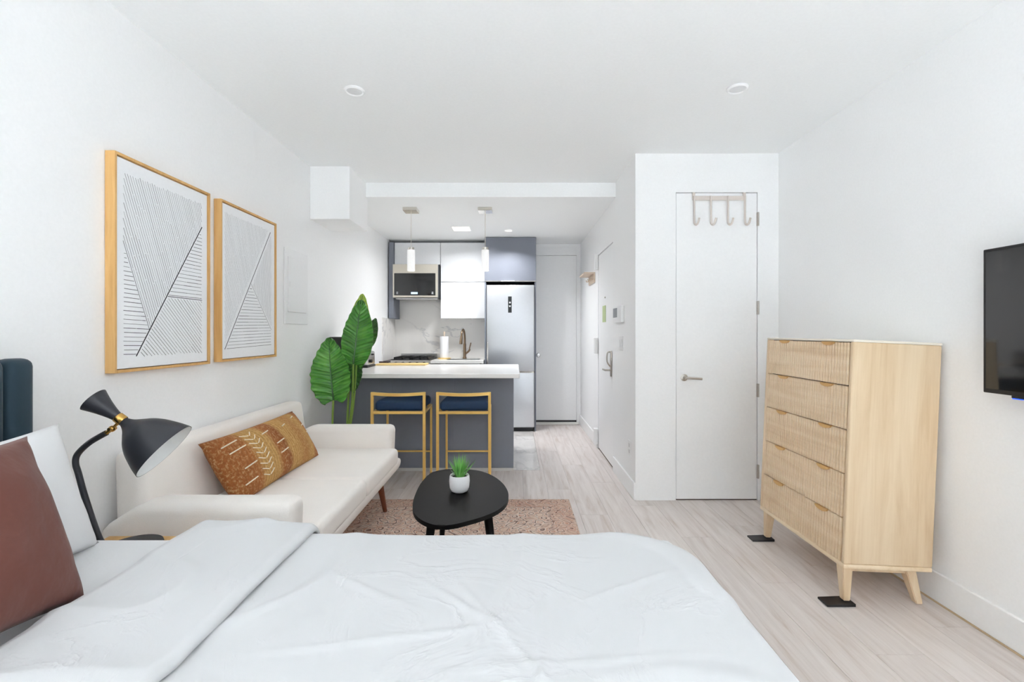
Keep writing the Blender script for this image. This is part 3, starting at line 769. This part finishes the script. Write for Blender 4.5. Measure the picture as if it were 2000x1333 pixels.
# ------------------------------------------------------------------ peninsula, worktop, stools
isl = thing('kitchen_peninsula', 'slate grey kitchen peninsula cabinet behind the two bar stools', 'cabinet', (-.82, 4.7, 0))
IYF, IYB = 4.243, 5.15
obj('body', B(XL+.003, -.010, IYF+.018, IYB, .03, .862, .001, 1), GREY, isl)
for k in range(3):
    a = XL+.003+k*.5425; obj('back_panel', B(a, a+.542, IYF, IYF+.0175, .03, .862, .0006, 1), GREY, isl)
obj('plinth', B(XL+.003, -.012, IYF+.003, IYB-.04, .0015, .03), mat('plinth_strip', (205, 203, 200), .4), isl)
for k in range(3):
    a = XL+.02+k*.54; dd = obj('cabinet_door', B(a, a+.53, IYB+.001, IYB+.02, .10, .855, .002, 1), GREY, isl)
    obj('handle', B(a+.2, a+.33, IYB+.02, IYB+.04, .80, .812, .002, 1), NICKEL, dd)
wt = tag(obj('worktop', B(XL+.002, .044, 3.975, 5.20, .864, .900, .003, 2), QUARTZ), 'white quartz worktop overhanging the grey peninsula', 'countertop')
root_at(wt, (-.8, 4.59, .864))
def stool(cx, cy, rz, label):
    t = thing('bar_stool', label, 'stool', (cx, cy, .001), 'gold bar stools at the peninsula', (0, 0, rz))
    W, D, H, q = .416, .40, .772, .011
    K = dict(keep=True)
    for sx in (-1, 1):
        obj('leg', B(sx*W/2-q, sx*W/2+q, -D/2-q, -D/2+q, 0, H, .002, 1), GOLD, t, **K)      # the two tall back legs
        fi = sx*(W/2-.015)
        obj('leg', B(fi-q*.8, fi+q*.8, D/2-q*.8, D/2+q*.8, 0, .615, .002, 1), GOLD, t, **K)
        obj('side_rail', prism(bmesh.new(), [(sx*W/2-q*.8, -D/2, .597), (sx*W/2+q*.8, -D/2, .597), (fi+q*.8, D/2, .597), (fi-q*.8, D/2, .597)], (0, 0, .02), .002, 1), GOLD, t, **K)
    obj('seat_rail', B(-W/2, W/2, -D/2-q, -D/2+q, .597, .619, .002, 1), GOLD, t, **K)
    obj('seat_rail', B(-W/2+.015, W/2-.015, D/2-q*.8, D/2+q*.8, .597, .617, .002, 1), GOLD, t, **K)
    pts = [(W*(k/12-.5), -D/2-.035*math.sin(math.pi*k/12)*0-.0, H-.012-.006*math.sin(math.pi*k/12)) for k in range(13)]
    bm = bmesh.new(); last = None
    for p in pts:
        o = Vector(p); yb = -.03*math.sin(math.pi*(p[0]/W+.5))
        r = [bm.verts.new(o+Vector((0, yb+a, b))) for a, b in ((-q, -.012), (q, -.012), (q, .012), (-q, .012))]
        if last:
            for i in range(4): bm.faces.new((last[i], last[(i+1) % 4], r[(i+1) % 4], r[i]))
        else: bm.faces.new(r)
        last = r
    bm.faces.new(last)
    obj('back_bar', bm, GOLD, t, **K)
    obj('foot_rail', B(-W/2+.015, W/2-.015, D/2-.007, D/2+.007, .192, .206, .002, 1), GOLD, t, **K)
    bm = B(-W/2+.014, W/2-.014, -D/2+.014, D/2-.005, .618, .695, .026, 5)
    for v in bm.verts:
        if v.co.z > .66: v.co.z += .010*(1-(v.co.x/.2)**2)*(1-(v.co.y/.2)**2)
    obj('seat', bm, NAVY, t, 'all', keep=True)
stool(-.931, 3.97, 0, 'gold framed bar stool with navy velvet seat, nearest the plant')
stool(-.408, 3.97, 0, 'gold framed bar stool with navy velvet seat, nearest the fridge')

# things on the peninsula
cm = thing('coffee_maker', 'black coffee maker on the worktop, half hidden by the plant', 'coffee maker', (-1.50, 4.19, .9005))
obj('body', B(-1.61, -1.42, 4.20, 4.32, .9005, 1.20, .015, 3), BLACK, cm, True)
obj('head', B(-1.61, -1.42, 4.06, 4.21, 1.09, 1.212, .015, 3), BLACK, cm, True)
obj('drip_tray', B(-1.60, -1.43, 4.06, 4.20, .9005, .93, .006, 2), BLACK, cm, True)
obj('spout', cyl(bmesh.new(), (-1.515, 4.12, 1.06), (-1.515, 4.12, 1.095), .025, 16), STEEL, cm, True)
ts = thing('toaster', 'stainless toaster with black base and knob on the worktop beside the plant', 'toaster', (-1.54, 4.74, .9005))
obj('body', B(-1.615, -1.455, 4.66, 4.92, .918, 1.06, .02, 4), STEEL, ts, True)
obj('base', B(-1.618, -1.452, 4.655, 4.925, .9005, .922, .006, 2), BLACK, ts, True)
obj('side_knob', cyl(bmesh.new(), (-1.456, 4.72, .965), (-1.427, 4.72, .965), .017, 16), BLACK, ts, True)
obj('lever', B(-1.456, -1.435, 4.78, 4.82, 1.02, 1.035, .003, 1), BLACK, ts)
for a in (-1.575, -1.52): obj('slot', B(a, a+.025, 4.69, 4.89, 1.0585, 1.0615), BLACK, ts)
bx = thing('cutting_board', 'bamboo cutting board lying at the far edge of the worktop', 'cutting board', (-1.22, 5.10, .9005))
obj('board', B(-1.475, -.945, 4.99, 5.19, .9005, .917, .005, 2), BOARDW, bx, True)
kn_ = thing('knife', 'dark handled kitchen knife lying on the bamboo cutting board', 'knife', (-1.40, 5.16, .918))
obj('handle', B(-1.485, -1.375, 5.15, 5.175, .9175, .934, .005, 2), mat('dark_handle', (66, 52, 56), .5), kn_, True)
obj('blade', B(-1.376, -1.19, 5.148, 5.177, .9175, .920), STEEL, kn_)

# ------------------------------------------------------------------ kitchen run on the end wall
RY = 5.84                                      # front of the base units
rg = thing('range', 'stainless gas range with five black knobs between the cabinets', 'range', (-1.29, 6.1, 0))
RX0, RX1 = -1.535, -1.045
obj('body', B(RX0, RX1, RY+.02, 6.40, .08, .892, .003, 1), STEEL, rg)
obj('plinth', B(RX0+.01, RX1-.01, RY+.06, 6.38, .0015, .08), BLACK, rg)
od = obj('oven_door', B(RX0+.005, RX1-.005, RY-.005, RY+.02, .22, .78, .004, 2), STEEL, rg)
obj('oven_window', B(RX0+.07, RX1-.07, RY-.008, RY-.0045, .35, .66), BLACKG, od)
bm = cyl(bmesh.new(), (RX0+.04, RY-.045, .74), (RX1-.04, RY-.045, .74), .01, 14)
for a in (RX0+.07, RX1-.07): cyl(bm, (a, RY-.045, .74), (a, RY, .74), .007, 10)
obj('door_handle', bm, STEEL, od, True)
obj('storage_drawer', B(RX0+.005, RX1-.005, RY-.003, RY+.02, .09, .21, .003, 1), STEEL, rg)
pn = obj('control_panel', B(RX0, RX1, RY-.02, RY+.03, .80, .905, .006, 2), mat('panel_steel', (214, 208, 200), .35, .8), rg)
for k in range(5):
    a = RX0+.07+k*.0875
    obj('knob', lathe(bmesh.new(), [(0, 0), (.024, 0), (.022, .026), (.018, .03), (0, .03)], (a, RY-.02, .865), (0, -1, 0), 20), BLACK, pn, True)
obj('cooktop', B(RX0, RX1, RY-.005, 6.34, .892, .915, .004, 1), BLACK, rg)
for k in range(2):
    a = RX0+.03+k*.225; bm = bmesh.new()
    for b in (a, a+.10, a+.195): box(bm, b, b+.01, RY+.03, 6.31, .915, .943)
    for b in (RY+.03, RY+.15, RY+.28, 6.30): box(bm, a, a+.205, b, b+.01, .925, .941)
    obj('grate', bm, BLACK, rg)
for a in (RX0+.13, RX1-.13):
    for b in (RY+.12, RY+.36): obj('burner', cyl(bmesh.new(), (a, b, .914), (a, b, .926), .04, 20, .03), BLACK, rg, True)
obj('backguard', B(RX0+.005, RX1-.001, 6.345, 6.40, .892, .965, .004, 1), STEEL, rg)
fc = thing('filler_cabinet', 'narrow slate filler cabinet squeezed between the wall and the range', 'cabinet', (-1.585, 6.1, 0))
obj('body', B(XL+.016, RX0-.004, RY, 6.40, .0015, .87), GREY, fc); obj('top', B(XL+.016, RX0-.004, RY-.02, 6.405, .87, .898), mat('dark_top', (70, 64, 66), .4), fc)
bc = thing('base_cabinet', 'slate grey sink base cabinet under the white rear worktop', 'cabinet', (-.71, 6.1, 0))
obj('body', B(RX1+.004, -.385, RY+.02, 6.40, .10, .705), GREYD, bc); obj('plinth', B(RX1+.004, -.385, RY+.07, 6.38, .0015, .10), GREYD, bc)
for k in range(2):
    a = RX1+.006+k*.327; dd = obj('cabinet_door', B(a, a+.324, RY, RY+.019, .105, .80, .002, 1), GREY, bc)
    obj('handle', B(a+.1, a+.22, RY-.02, RY, .76, .772, .002, 1), NICKEL, dd)
SX0, SX1, SY0, SY1 = -.88, -.44, RY+.14, 6.22
bm = bmesh.new(); zz = (.868, .903)
box(bm, RX1+.004, -.385, RY-.018, SY0, *zz); box(bm, RX1+.004, -.385, SY1, YE-.016, *zz); box(bm, RX1+.004, SX0, SY0, SY1, *zz); box(bm, SX1, -.385, SY0, SY1, *zz)
rw = tag(obj('worktop', bm, QUARTZ), 'white rear worktop with the sink, between range and fridge', 'countertop'); root_at(rw, (-.71, 6.1, .868))
bm = bmesh.new()
e_ = .001
box(bm, SX0+e_, SX1-e_, SY0+e_, SY0+.01, .72, .904); box(bm, SX0+e_, SX1-e_, SY1-.01, SY1-e_, .72, .904)
box(bm, SX0+e_, SX0+.01, SY0+.01, SY1-.01, .72, .904); box(bm, SX1-.01, SX1-e_, SY0+.01, SY1-.01, .72, .904); box(bm, SX0+.01, SX1-.01, SY0+.01, SY1-.01, .72, .727)
sk = thing('kitchen_sink', 'stainless sink set into the white rear worktop', 'sink', (-.66, 6.05, .72)); obj('basin', bm, STEEL, sk); obj('drain', cyl(bmesh.new(), (-.66, 6.05, .727), (-.66, 6.05, .730), .04, 20), CHROME, sk)
fa = thing('faucet', 'tall champagne bronze gooseneck faucet with side lever over the sink', 'faucet', (-.665, 6.275, .9035))
fx, fy = -.665, 6.275
obj('body', lathe(bmesh.new(), [(0, 0), (.027, 0), (.027, .012), (.02, .02), (.018, .20), (0, .20)], (fx, fy, .9035), (0, 0, 1), 20), BRONZE, fa, True)
obj('spout', tube(bmesh.new(), smooth_pts([(fx, fy, 1.08), (fx, fy, 1.19), (fx-.004, fy-.02, 1.255), (fx-.010, fy-.08, 1.29), (fx-.018, fy-.15, 1.26), (fx-.022, fy-.175, 1.20)], 6), .0135, 14), BRONZE, fa, True)
obj('spray_head', cyl(bmesh.new(), (fx-.022, fy-.174, 1.205), (fx-.03, fy-.185, 1.10), .016, 18, .021), BRONZE, fa, True)
obj('lever', tube(bmesh.new(), smooth_pts([(fx+.015, fy, .97), (fx+.06, fy, 1.01), (fx+.068, fy-.01, 1.05), (fx+.085, fy-.02, 1.115)], 5), [.013]*8+[.008]*8, 10), BRONZE, fa, True)
tx, ty = -.925, 6.20
pt_ = thing('paper_towel_holder', 'paper towel roll on a wooden stand beside the range', 'paper towel', (tx, ty, .9035))
obj('base', cyl(bmesh.new(), (tx, ty, .9035), (tx, ty, .918), .082, 32), BOARDW, pt_, True)
obj('rod', lathe(bmesh.new(), [(0, 0), (.008, 0), (.008, .30), (.014, .315), (.016, .33), (.010, .345), (0, .35)], (tx, ty, .917), (0, 0, 1), 16), PALEW, pt_, True)
obj('paper_roll', lathe(bmesh.new(), [(.018, 0), (.056, 0), (.057, .004), (.057, .276), (.056, .28), (.018, .28)], (tx, ty, .919), (0, 0, 1), 36), TOWEL, pt_, True)

UY = 6.13                                      # front of the wall units
cp = tag(obj('end_panel', B(XL+.016, -1.562, UY-.05, YE-.016, 1.432, 2.418, .002, 1), GREY), 'slate grey end panel left of the microwave', 'panel'); root_at(cp, (-1.6, 6.25, 1.432))
def wall_unit(label, x0, x1, z0, z1, rows, gloss, body):
    t = thing('wall_cabinet', label, 'cabinet', ((x0+x1)/2, 6.25, z0))
    obj('body', B(x0+.001, x1-.001, UY, YE-.016, z0+.002, z1-.001), body, t)
    for a, b in rows: obj('cabinet_door', B(x0+.002, x1-.002, UY-.02, UY-.001, a+.0015, b-.0015, .002, 1), gloss, t, True)
    return t
MX0, MX1 = -1.558, -.962
wall_unit('short glossy white wall cabinet above the microwave', MX0, MX1, 2.13, 2.418, [(2.13, 2.418)], WCAB, WCAB)
t = wall_unit('glossy white wall cabinet with two stacked doors above the sink', MX1+.002, -.385, 1.432, 2.418, [(1.432, 1.905), (1.908, 2.418)], WCAB, WCAB)
obj('handle_strip', B(-.86, -.56, UY-.022, UY-.002, 1.424, 1.431), NICKEL, t)
MW = thing('microwave', 'stainless microwave with black glass door above the range', 'microwave', (-1.26, 6.2, 1.69))
obj('body', B(MX0+.003, MX1-.008, 6.06, YE-.016, 1.692, 2.126, .003, 1), GREYD, MW)
fr = obj('front', B(MX0-.002, MX1-.022, 6.03, 6.06, 1.70, 2.126, .004, 2), mat('microwave_steel', (212, 205, 192), .35, .7), MW)
dr = obj('door_glass', B(MX0+.017, MX1-.05, 6.026, 6.031, 1.725, 2.01, .001, 1), BLACKG, fr)
bm = bmesh.new()
for a in (-1.512, -1.06):
    for b in (1.745, 1.762): box(bm, a, a+.02, 6.0248, 6.0262, b, b+.008)
obj('button_marks', bm, mat('button_white', (220, 222, 226), .4), dr)
obj('control_display', B(-1.325, -1.24, 6.0248, 6.0262, 1.742, 1.768), mat('display_lit', (200, 220, 240), .4, emit=((190, 215, 245), .8)), dr)
obj('vent_lip', B(MX0+.03, MX1-.03, 6.07, 6.30, 1.680, 1.693), STEEL, MW)
# fridge and its housing
FX0, FX1, FY = -.352, .248, 5.925
hs = thing('fridge_housing', 'slate grey housing with a cabinet door above the fridge', 'cabinet', (-.05, 6.2, 0))
obj('side_panel', B(-.378, -.359, FY+.03, YE-.016, .0025, 2.452), GREY, hs); obj('side_panel', B(.254, .272, FY+.03, YE-.003, .0025, 2.452), GREY, hs)
obj('body', B(-.358, .253, FY+.03, YE-.016, 1.89, 2.452), GREYD, hs)
dd = obj('cabinet_door', B(-.376, .270, FY+.008, FY+.0285, 1.902, 2.452, .004, 2), GREY, hs, True)
obj('edge_pull', B(-.17, .0, FY-.008, FY+.012, 1.893, 1.903), CHROME, dd)
obj('light_strip', B(-.372, .266, FY+.004, FY+.028, 1.893, 1.9015), NICKEL, dd)
fg = thing('fridge', 'tall stainless two-door fridge freezer in the slate housing', 'fridge', (-.05, 6.2, 0))
obj('body', B(FX0+.003, FX1-.003, FY+.065, 6.38, .05, 1.85, .003, 1), GREYD, fg)
FST = mat('fridge_steel', (206, 208, 212), .36, .9)
ud = obj('upper_door', B(FX0, FX1, FY, FY+.063, .762, 1.85, .008, 3), FST, fg, True)
obj('lower_door', B(FX0, FX1, FY, FY+.063, .055, .742, .008, 3), FST, fg, True)
obj('handle_recess', B(FX0+.005, FX1-.005, FY+.012, FY+.06, .742, .762), CHROME, fg)
obj('vertical_handle', B(FX0+.008, FX0+.020, FY-.022, FY-.001, .80, 1.13, .003, 1), CHROME, fg, True)
cpn = obj('control_panel', B(-.082, -.036, FY-.0025, FY+.001, 1.50, 1.705, .001, 1), BLACKG, ud)
bm = cyl(bmesh.new(), (-.058, FY-.004, 1.628), (-.058, FY-.002, 1.628), .010, 16)
prism(bm, [(-.072, FY-.004, 1.588), (-.046, FY-.004, 1.588), (-.058, FY-.004, 1.570)], (0, .002, 0))
obj('indicator', bm, mat('indicator_white', (235, 238, 242), .4, emit=((235, 240, 255), .6)), cpn)
for a in (FX0+.06, FX1-.06): obj('foot', cyl(bmesh.new(), (a, FY+.12, .0025), (a, FY+.12, .052), .02, 14), BLACK, fg)
obj('toe_grille', B(FX0+.01, FX1-.01, FY+.05, FY+.075, .006, .05), BLACK, fg)

# ------------------------------------------------------------------ ceiling fixtures
def pendant(cx, cy, label):
    t = thing('pendant_light', label, 'light', (cx, cy, 1.85), 'pendants over the peninsula')
    obj('canopy', B(cx-.068, cx+.068, cy-.068, cy+.068, ZK-.032, ZK-.0005, .004, 2), CHROME, t)
    obj('cord', cyl(bmesh.new(), (cx, cy, 2.075), (cx, cy, ZK-.03), .0025, 8), mat('clear_cord', (222, 214, 204), .4), t)
    obj('cap', cyl(bmesh.new(), (cx, cy, 2.052), (cx, cy, 2.08), .030, 24), CHROME, t, True)
    obj('glass_tube', lathe(bmesh.new(), [(.034, 0), (.036, 0), (.036, .205), (.034, .205), (.034, 0)], (cx, cy, 1.85), (0, 0, 1), 32), GLASSW, t, True)
    obj('inner_diffuser', cyl(bmesh.new(), (cx, cy, 1.87), (cx, cy, 2.053), .025, 24), mat('opal', (246, 246, 246), .4, emit=((255, 250, 242), .55)), t, True)
pendant(-1.008, 4.59, 'square-canopy pendant light hanging in front of the microwave')
pendant(-.285, 4.59, 'square-canopy pendant light hanging in front of the white and grey cabinets')
def downlight(cx, cy, z, r, label, power=0):
    t = thing('recessed_light', label, 'light', (cx, cy, z-.012), 'recessed ceiling lights')
    obj('trim_ring', lathe(bmesh.new(), [(r*.75, .011), (r*.75, .004), (r*.85, 0), (r, .006), (r, .0115)], (cx, cy, z-.012), (0, 0, 1), 36), TRIM, t, True)
    obj('diffuser', cyl(bmesh.new(), (cx, cy, z-.007), (cx, cy, z-.002), r*.76, 32), LEDW if power else DIFF, t)
    if power:
        l_ = bpy.data.lights.new('recessed_glow', 'AREA'); l_.shape = 'DISK'; l_.size = r*1.4; l_.energy = power; l_.spread = math.radians(130); l_.color = (.96, .98, 1)
        q_ = bpy.data.objects.new('recessed_glow', l_); COL.objects.link(q_); q_.parent = t; q_.location = (0, 0, .003)
downlight(-.88, 2.59, ZC, .055, 'small white recessed ceiling light above the sofa side')
downlight(1.214, 2.567, ZC, .055, 'small white recessed ceiling light above the closet side')
downlight(-.07, 5.55, ZK, .05, 'small white recessed light in the low ceiling before the fridge', 17)
kl = thing('ceiling_light', 'flat square lit panel light on the kitchen ceiling', 'light', (-.61, 5.40, ZK-.02))
obj('rim', B(-.715, -.505, 5.30, 5.51, ZK-.018, ZK-.0005, .003, 1), TRIM, kl); obj('diffuser', B(-.705, -.515, 5.31, 5.50, ZK-.021, ZK-.0175), LEDW, kl)
la = bpy.data.lights.new('kitchen_panel_glow', 'AREA'); la.shape = 'SQUARE'; la.size = .19; la.energy = 24; la.spread = math.radians(160); la.color = (.96, .98, 1)
lo = bpy.data.objects.new('kitchen_panel_glow', la); COL.objects.link(lo); lo.parent = kl; lo.location = (0, .005, -.004)

# ------------------------------------------------------------------ dresser on shims
TIL = math.radians(2.5)
ds = thing('dresser', 'light ash five-drawer dresser with fluted fronts, tilted back against the right wall', 'dresser', (1.492, 2.145, .0165), rot=(0, TIL, 0))
DW, DD, Z0, Z1 = .735, .405, .178, 1.192
K = dict(keep=True)
obj('side_panel', B(0, DD, 0, .022, Z0, Z1, .006, 3), ASH, ds, True, **K); obj('side_panel', B(0, DD, DW-.022, DW, Z0, Z1, .006, 3), ASH, ds, True, **K)
obj('top', B(.0, DD+.001, -.001, DW+.001, Z1, Z1+.012, .004, 2), mat('top_sheen_wood', (238, 230, 216), .3), ds, True, **K)  # paler than the ash: light caught by the top put into its colour
obj('base_rail', B(.0, DD, 0, DW, Z0-.022, Z0, .005, 2), ASHH, ds, True, **K)
obj('back_panel', B(DD-.01, DD-.001, .022, DW-.022, Z0, Z1), ASH, ds, **K)
obj('carcass', B(.03, DD-.01, .022, DW-.022, Z0, Z1), mat('drawer_gap', (60, 46, 36), .8), ds, **K)
dh = (Z1-Z0)/5; y0, y1 = .0255, DW-.0255; nf = 34; pit = (y1-y0)/nf
def flute():
    bm = bmesh.new(); pr = []
    for k in range(nf):
        a = y0+k*pit
        for f, dpt in ((.0, .0265), (.30, .0265), (.32, .006), (.42, .0015), (.88, .0015), (.98, .006)): pr.append((dpt, a+f*pit))
    poly = [(.030, y0), (.0265, y0-.0008)]+pr+[(.0265, y1), (.030, y1)]
    a = [bm.verts.new((p[0], p[1], .002)) for p in poly]; b = [bm.verts.new((p[0], p[1], dh-.0035)) for p in poly]
    for i in range(len(poly)): j = (i+1) % len(poly); bm.faces.new((a[i], a[j], b[j], b[i]))
    bm.faces.new(a); bm.faces.new(b[::-1]); return bm
def pull():
    bm = bmesh.new(); pts = [(-.006, .045*math.cos(math.pi*k/10), -.016*math.sin(math.pi*k/10)) for k in range(11)]
    prism(bm, pts, (.008, 0, 0)); box(bm, -.006, .02, -.045, .045, -.001, .0015); return bm
fm = pm = None
for k in range(5):
    z = Z0+k*dh
    if fm is None: d = obj('drawer_front', flute(), ASHH, ds, keep=True); fm = d.data
    else: d = bpy.data.objects.new('drawer_front', fm); COL.objects.link(d); d.parent = ds
    d.location = (0, 0, z)
    for yy in (.17, .545):
        if pm is None: q = obj('pull', pull(), mat('tan_pull', (214, 168, 104), .4), d, keep=True); pm = q.data
        else: q = bpy.data.objects.new('pull', pm); COL.objects.link(q); q.parent = d
        q.location = (0, yy, dh-.0035)
def dleg(x, y, dx, dy, ln):
    bm = bmesh.new(); t = .024; b = .015
    top = [(x-t, y-t, Z0-.022), (x+t, y-t, Z0-.022), (x+t, y+t, Z0-.022), (x-t, y+t, Z0-.022)]
    bot = [(x+dx-b, y+dy-b, ln), (x+dx+b, y+dy-b, ln), (x+dx+b, y+dy+b, ln), (x+dx-b, y+dy+b, ln)]
    a = [bm.verts.new(p) for p in top]; c = [bm.verts.new(p) for p in bot]
    bm.faces.new(a); bm.faces.new(c[::-1])
    for i in range(4): bm.faces.new((a[i], a[(i+1) % 4], c[(i+1) % 4], c[i]))
    bmesh.ops.bevel(bm, geom=bm.edges[:], offset=.003, segments=2, affect='EDGES'); obj('leg', bm, ASH, ds, True, **K)
for yy, dy in ((.045, -.012), (DW-.045, .012)):
    dleg(.035, yy, -.0, dy, .001); dleg(.325, yy, .045, dy, .0)
obj('apron', B(.05, .34, .03, .05, Z0-.045, Z0-.022, .002, 1), ASH, ds, **K); obj('apron', B(.05, .34, DW-.05, DW-.03, Z0-.045, Z0-.022, .002, 1), ASH, ds, **K)
def shim(fx_, fy_, label):
    bm = prism(bmesh.new(), [(fx_-.10, fy_-.035, .001), (fx_+.03, fy_-.035, .001), (fx_+.03, fy_-.035, .0145), (fx_-.10, fy_-.035, .010)], (0, .07, 0), .001, 1)
    o = tag(obj('furniture_shim', bm, BLACK), label, 'shim', 'shims under the dresser'); root_at(o, (fx_, fy_, .001))
shim(1.522, 2.176, 'flat black shim under the dresser foot nearest the bed')
shim(1.522, 2.845, 'flat black shim under the dresser foot nearest the closet door')

# ------------------------------------------------------------------ television
tv = thing('television', 'black flat television mounted on the right wall at the frame edge', 'television', (XR-.07, 1.4, .985))
ty0, ty1, tz0, tz1 = .90, 1.882, 1.012, 1.580; tx = 1.872
obj('bezel', B(tx, tx+.03, ty0, ty1, tz0, tz1, .003, 2), BLACK, tv)
obj('screen', B(tx-.0012, tx+.002, ty0+.012, ty1-.012, tz0+.017, tz1-.012), BLACKG, tv)
obj('rear_housing', B(tx+.03, tx+.062, ty0+.15, ty1-.15, tz0+.05, tz1-.12, .01, 2), BLACK, tv)
obj('wall_mount', B(tx+.06, XR-.0005, 1.25, 1.55, 1.15, 1.42), BLACK, tv)
si = obj('sensor_pod', B(tx+.004, tx+.024, 1.70, 1.78, tz0-.010, tz0+.001, .003, 2), BLACK, tv)
obj('status_light', B(tx+.003, tx+.012, 1.742, 1.775, tz0-.0125, tz0-.0095), BLUELED, si)

# ------------------------------------------------------------------ small wall things
hk = thing('hook_rack', 'cream over-door rack with four coat hooks on the closet door', 'hook rack', (1.52, YC-.01, 2.04))
RK = mat('cream_metal', (216, 206, 198), .4)
yb = YC-.010; zt = 2.287
xs = [P(a, 400, YC).x for a in (1354, 1386.5, 1419.5, 1452.5)]
obj('rail', B(xs[0]-.008, xs[3]+.008, yb-.006, yb+.004, 2.232, 2.264, .002, 1), RK, hk)
for xx in (xs[0], xs[3]):
    bm = B(xx-.010, xx+.010, yb-.003, yb+.004, 2.235, zt+.002); box(bm, xx-.010, xx+.010, yb-.003, YC+.04, zt+.001, zt+.004); obj('door_strap', bm, RK, hk)
for xx in xs:
    p = [(xx, yb-.010, 2.262), (xx, yb-.010, 2.09), (xx+.002, yb-.012, 2.058), (xx+.010, yb-.022, 2.046), (xx+.018, yb-.036, 2.058), (xx+.024, yb-.045, 2.092)]
    obj('hook', tube(bmesh.new(), smooth_pts(p, 5), .0075, 10), RK, hk, True)
th = thing('thermostat', 'white thermostat with grey screen on the hallway wall', 'thermostat', (XH, 3.98, 1.32))
a, b = .9*FPX/(1219-VX), .9*FPX/(1203-VX)
obj('housing', B(XH-.028, XH-.0005, a, b, 1.335, 1.475, .005, 2), WPLAST, th); obj('screen', B(XH-.0295, XH-.027, a+.14, b-.02, 1.38, 1.46), SCREENG, th)
sw = thing('light_switch', 'white double light switch under the thermostat', 'switch', (XH, 3.98, 1.09))
obj('plate', B(XH-.006, XH-.0005, 3.90, 4.03, 1.10, 1.22, .002, 1), WPLAST, sw)
for a in (3.915, 3.972): obj('rocker', B(XH-.010, XH-.005, a, a+.042, 1.125, 1.195, .002, 1), WPLAST, sw)
ol = thing('power_outlet', 'white wall outlet low on the hallway wall corner', 'outlet', (XH, 3.67, .27))
obj('plate', B(XH-.006, XH-.0005, 3.635, 3.71, .29, .41, .002, 1), WPLAST, ol)
for a in (.312, .358): obj('socket', B(XH-.008, XH-.0055, 3.655, 3.69, a, a+.03, .002, 1), mat('socket_grey', (214, 214, 214), .5), ol)
gs = tag(obj('door_notice', B(XH-.0005, XH+.0035, 4.66, 4.82, 1.355, 1.52), GREENS), 'pale green notice stuck on the entry door', 'sign'); root_at(gs, (XH, 4.75, 1.355))
shf = thing('wall_shelf', 'small pale wood key shelf on the hallway wall past the entry door', 'shelf', (XH, 5.5, 1.85))
obj('board', B(XH-.125, XH-.0005, 5.25, 5.62, 1.905, 1.925, .002, 1), PALEW, shf); obj('back_rail', B(XH-.018, XH-.0005, 5.25, 5.62, 1.81, 1.905, .002, 1), PALEW, shf)
for a in (5.31, 5.43, 5.55): obj('peg', tube(bmesh.new(), [(XH-.017, a, 1.85), (XH-.05, a, 1.845), (XH-.058, a, 1.865)], .006, 8), PALEW, shf, True)
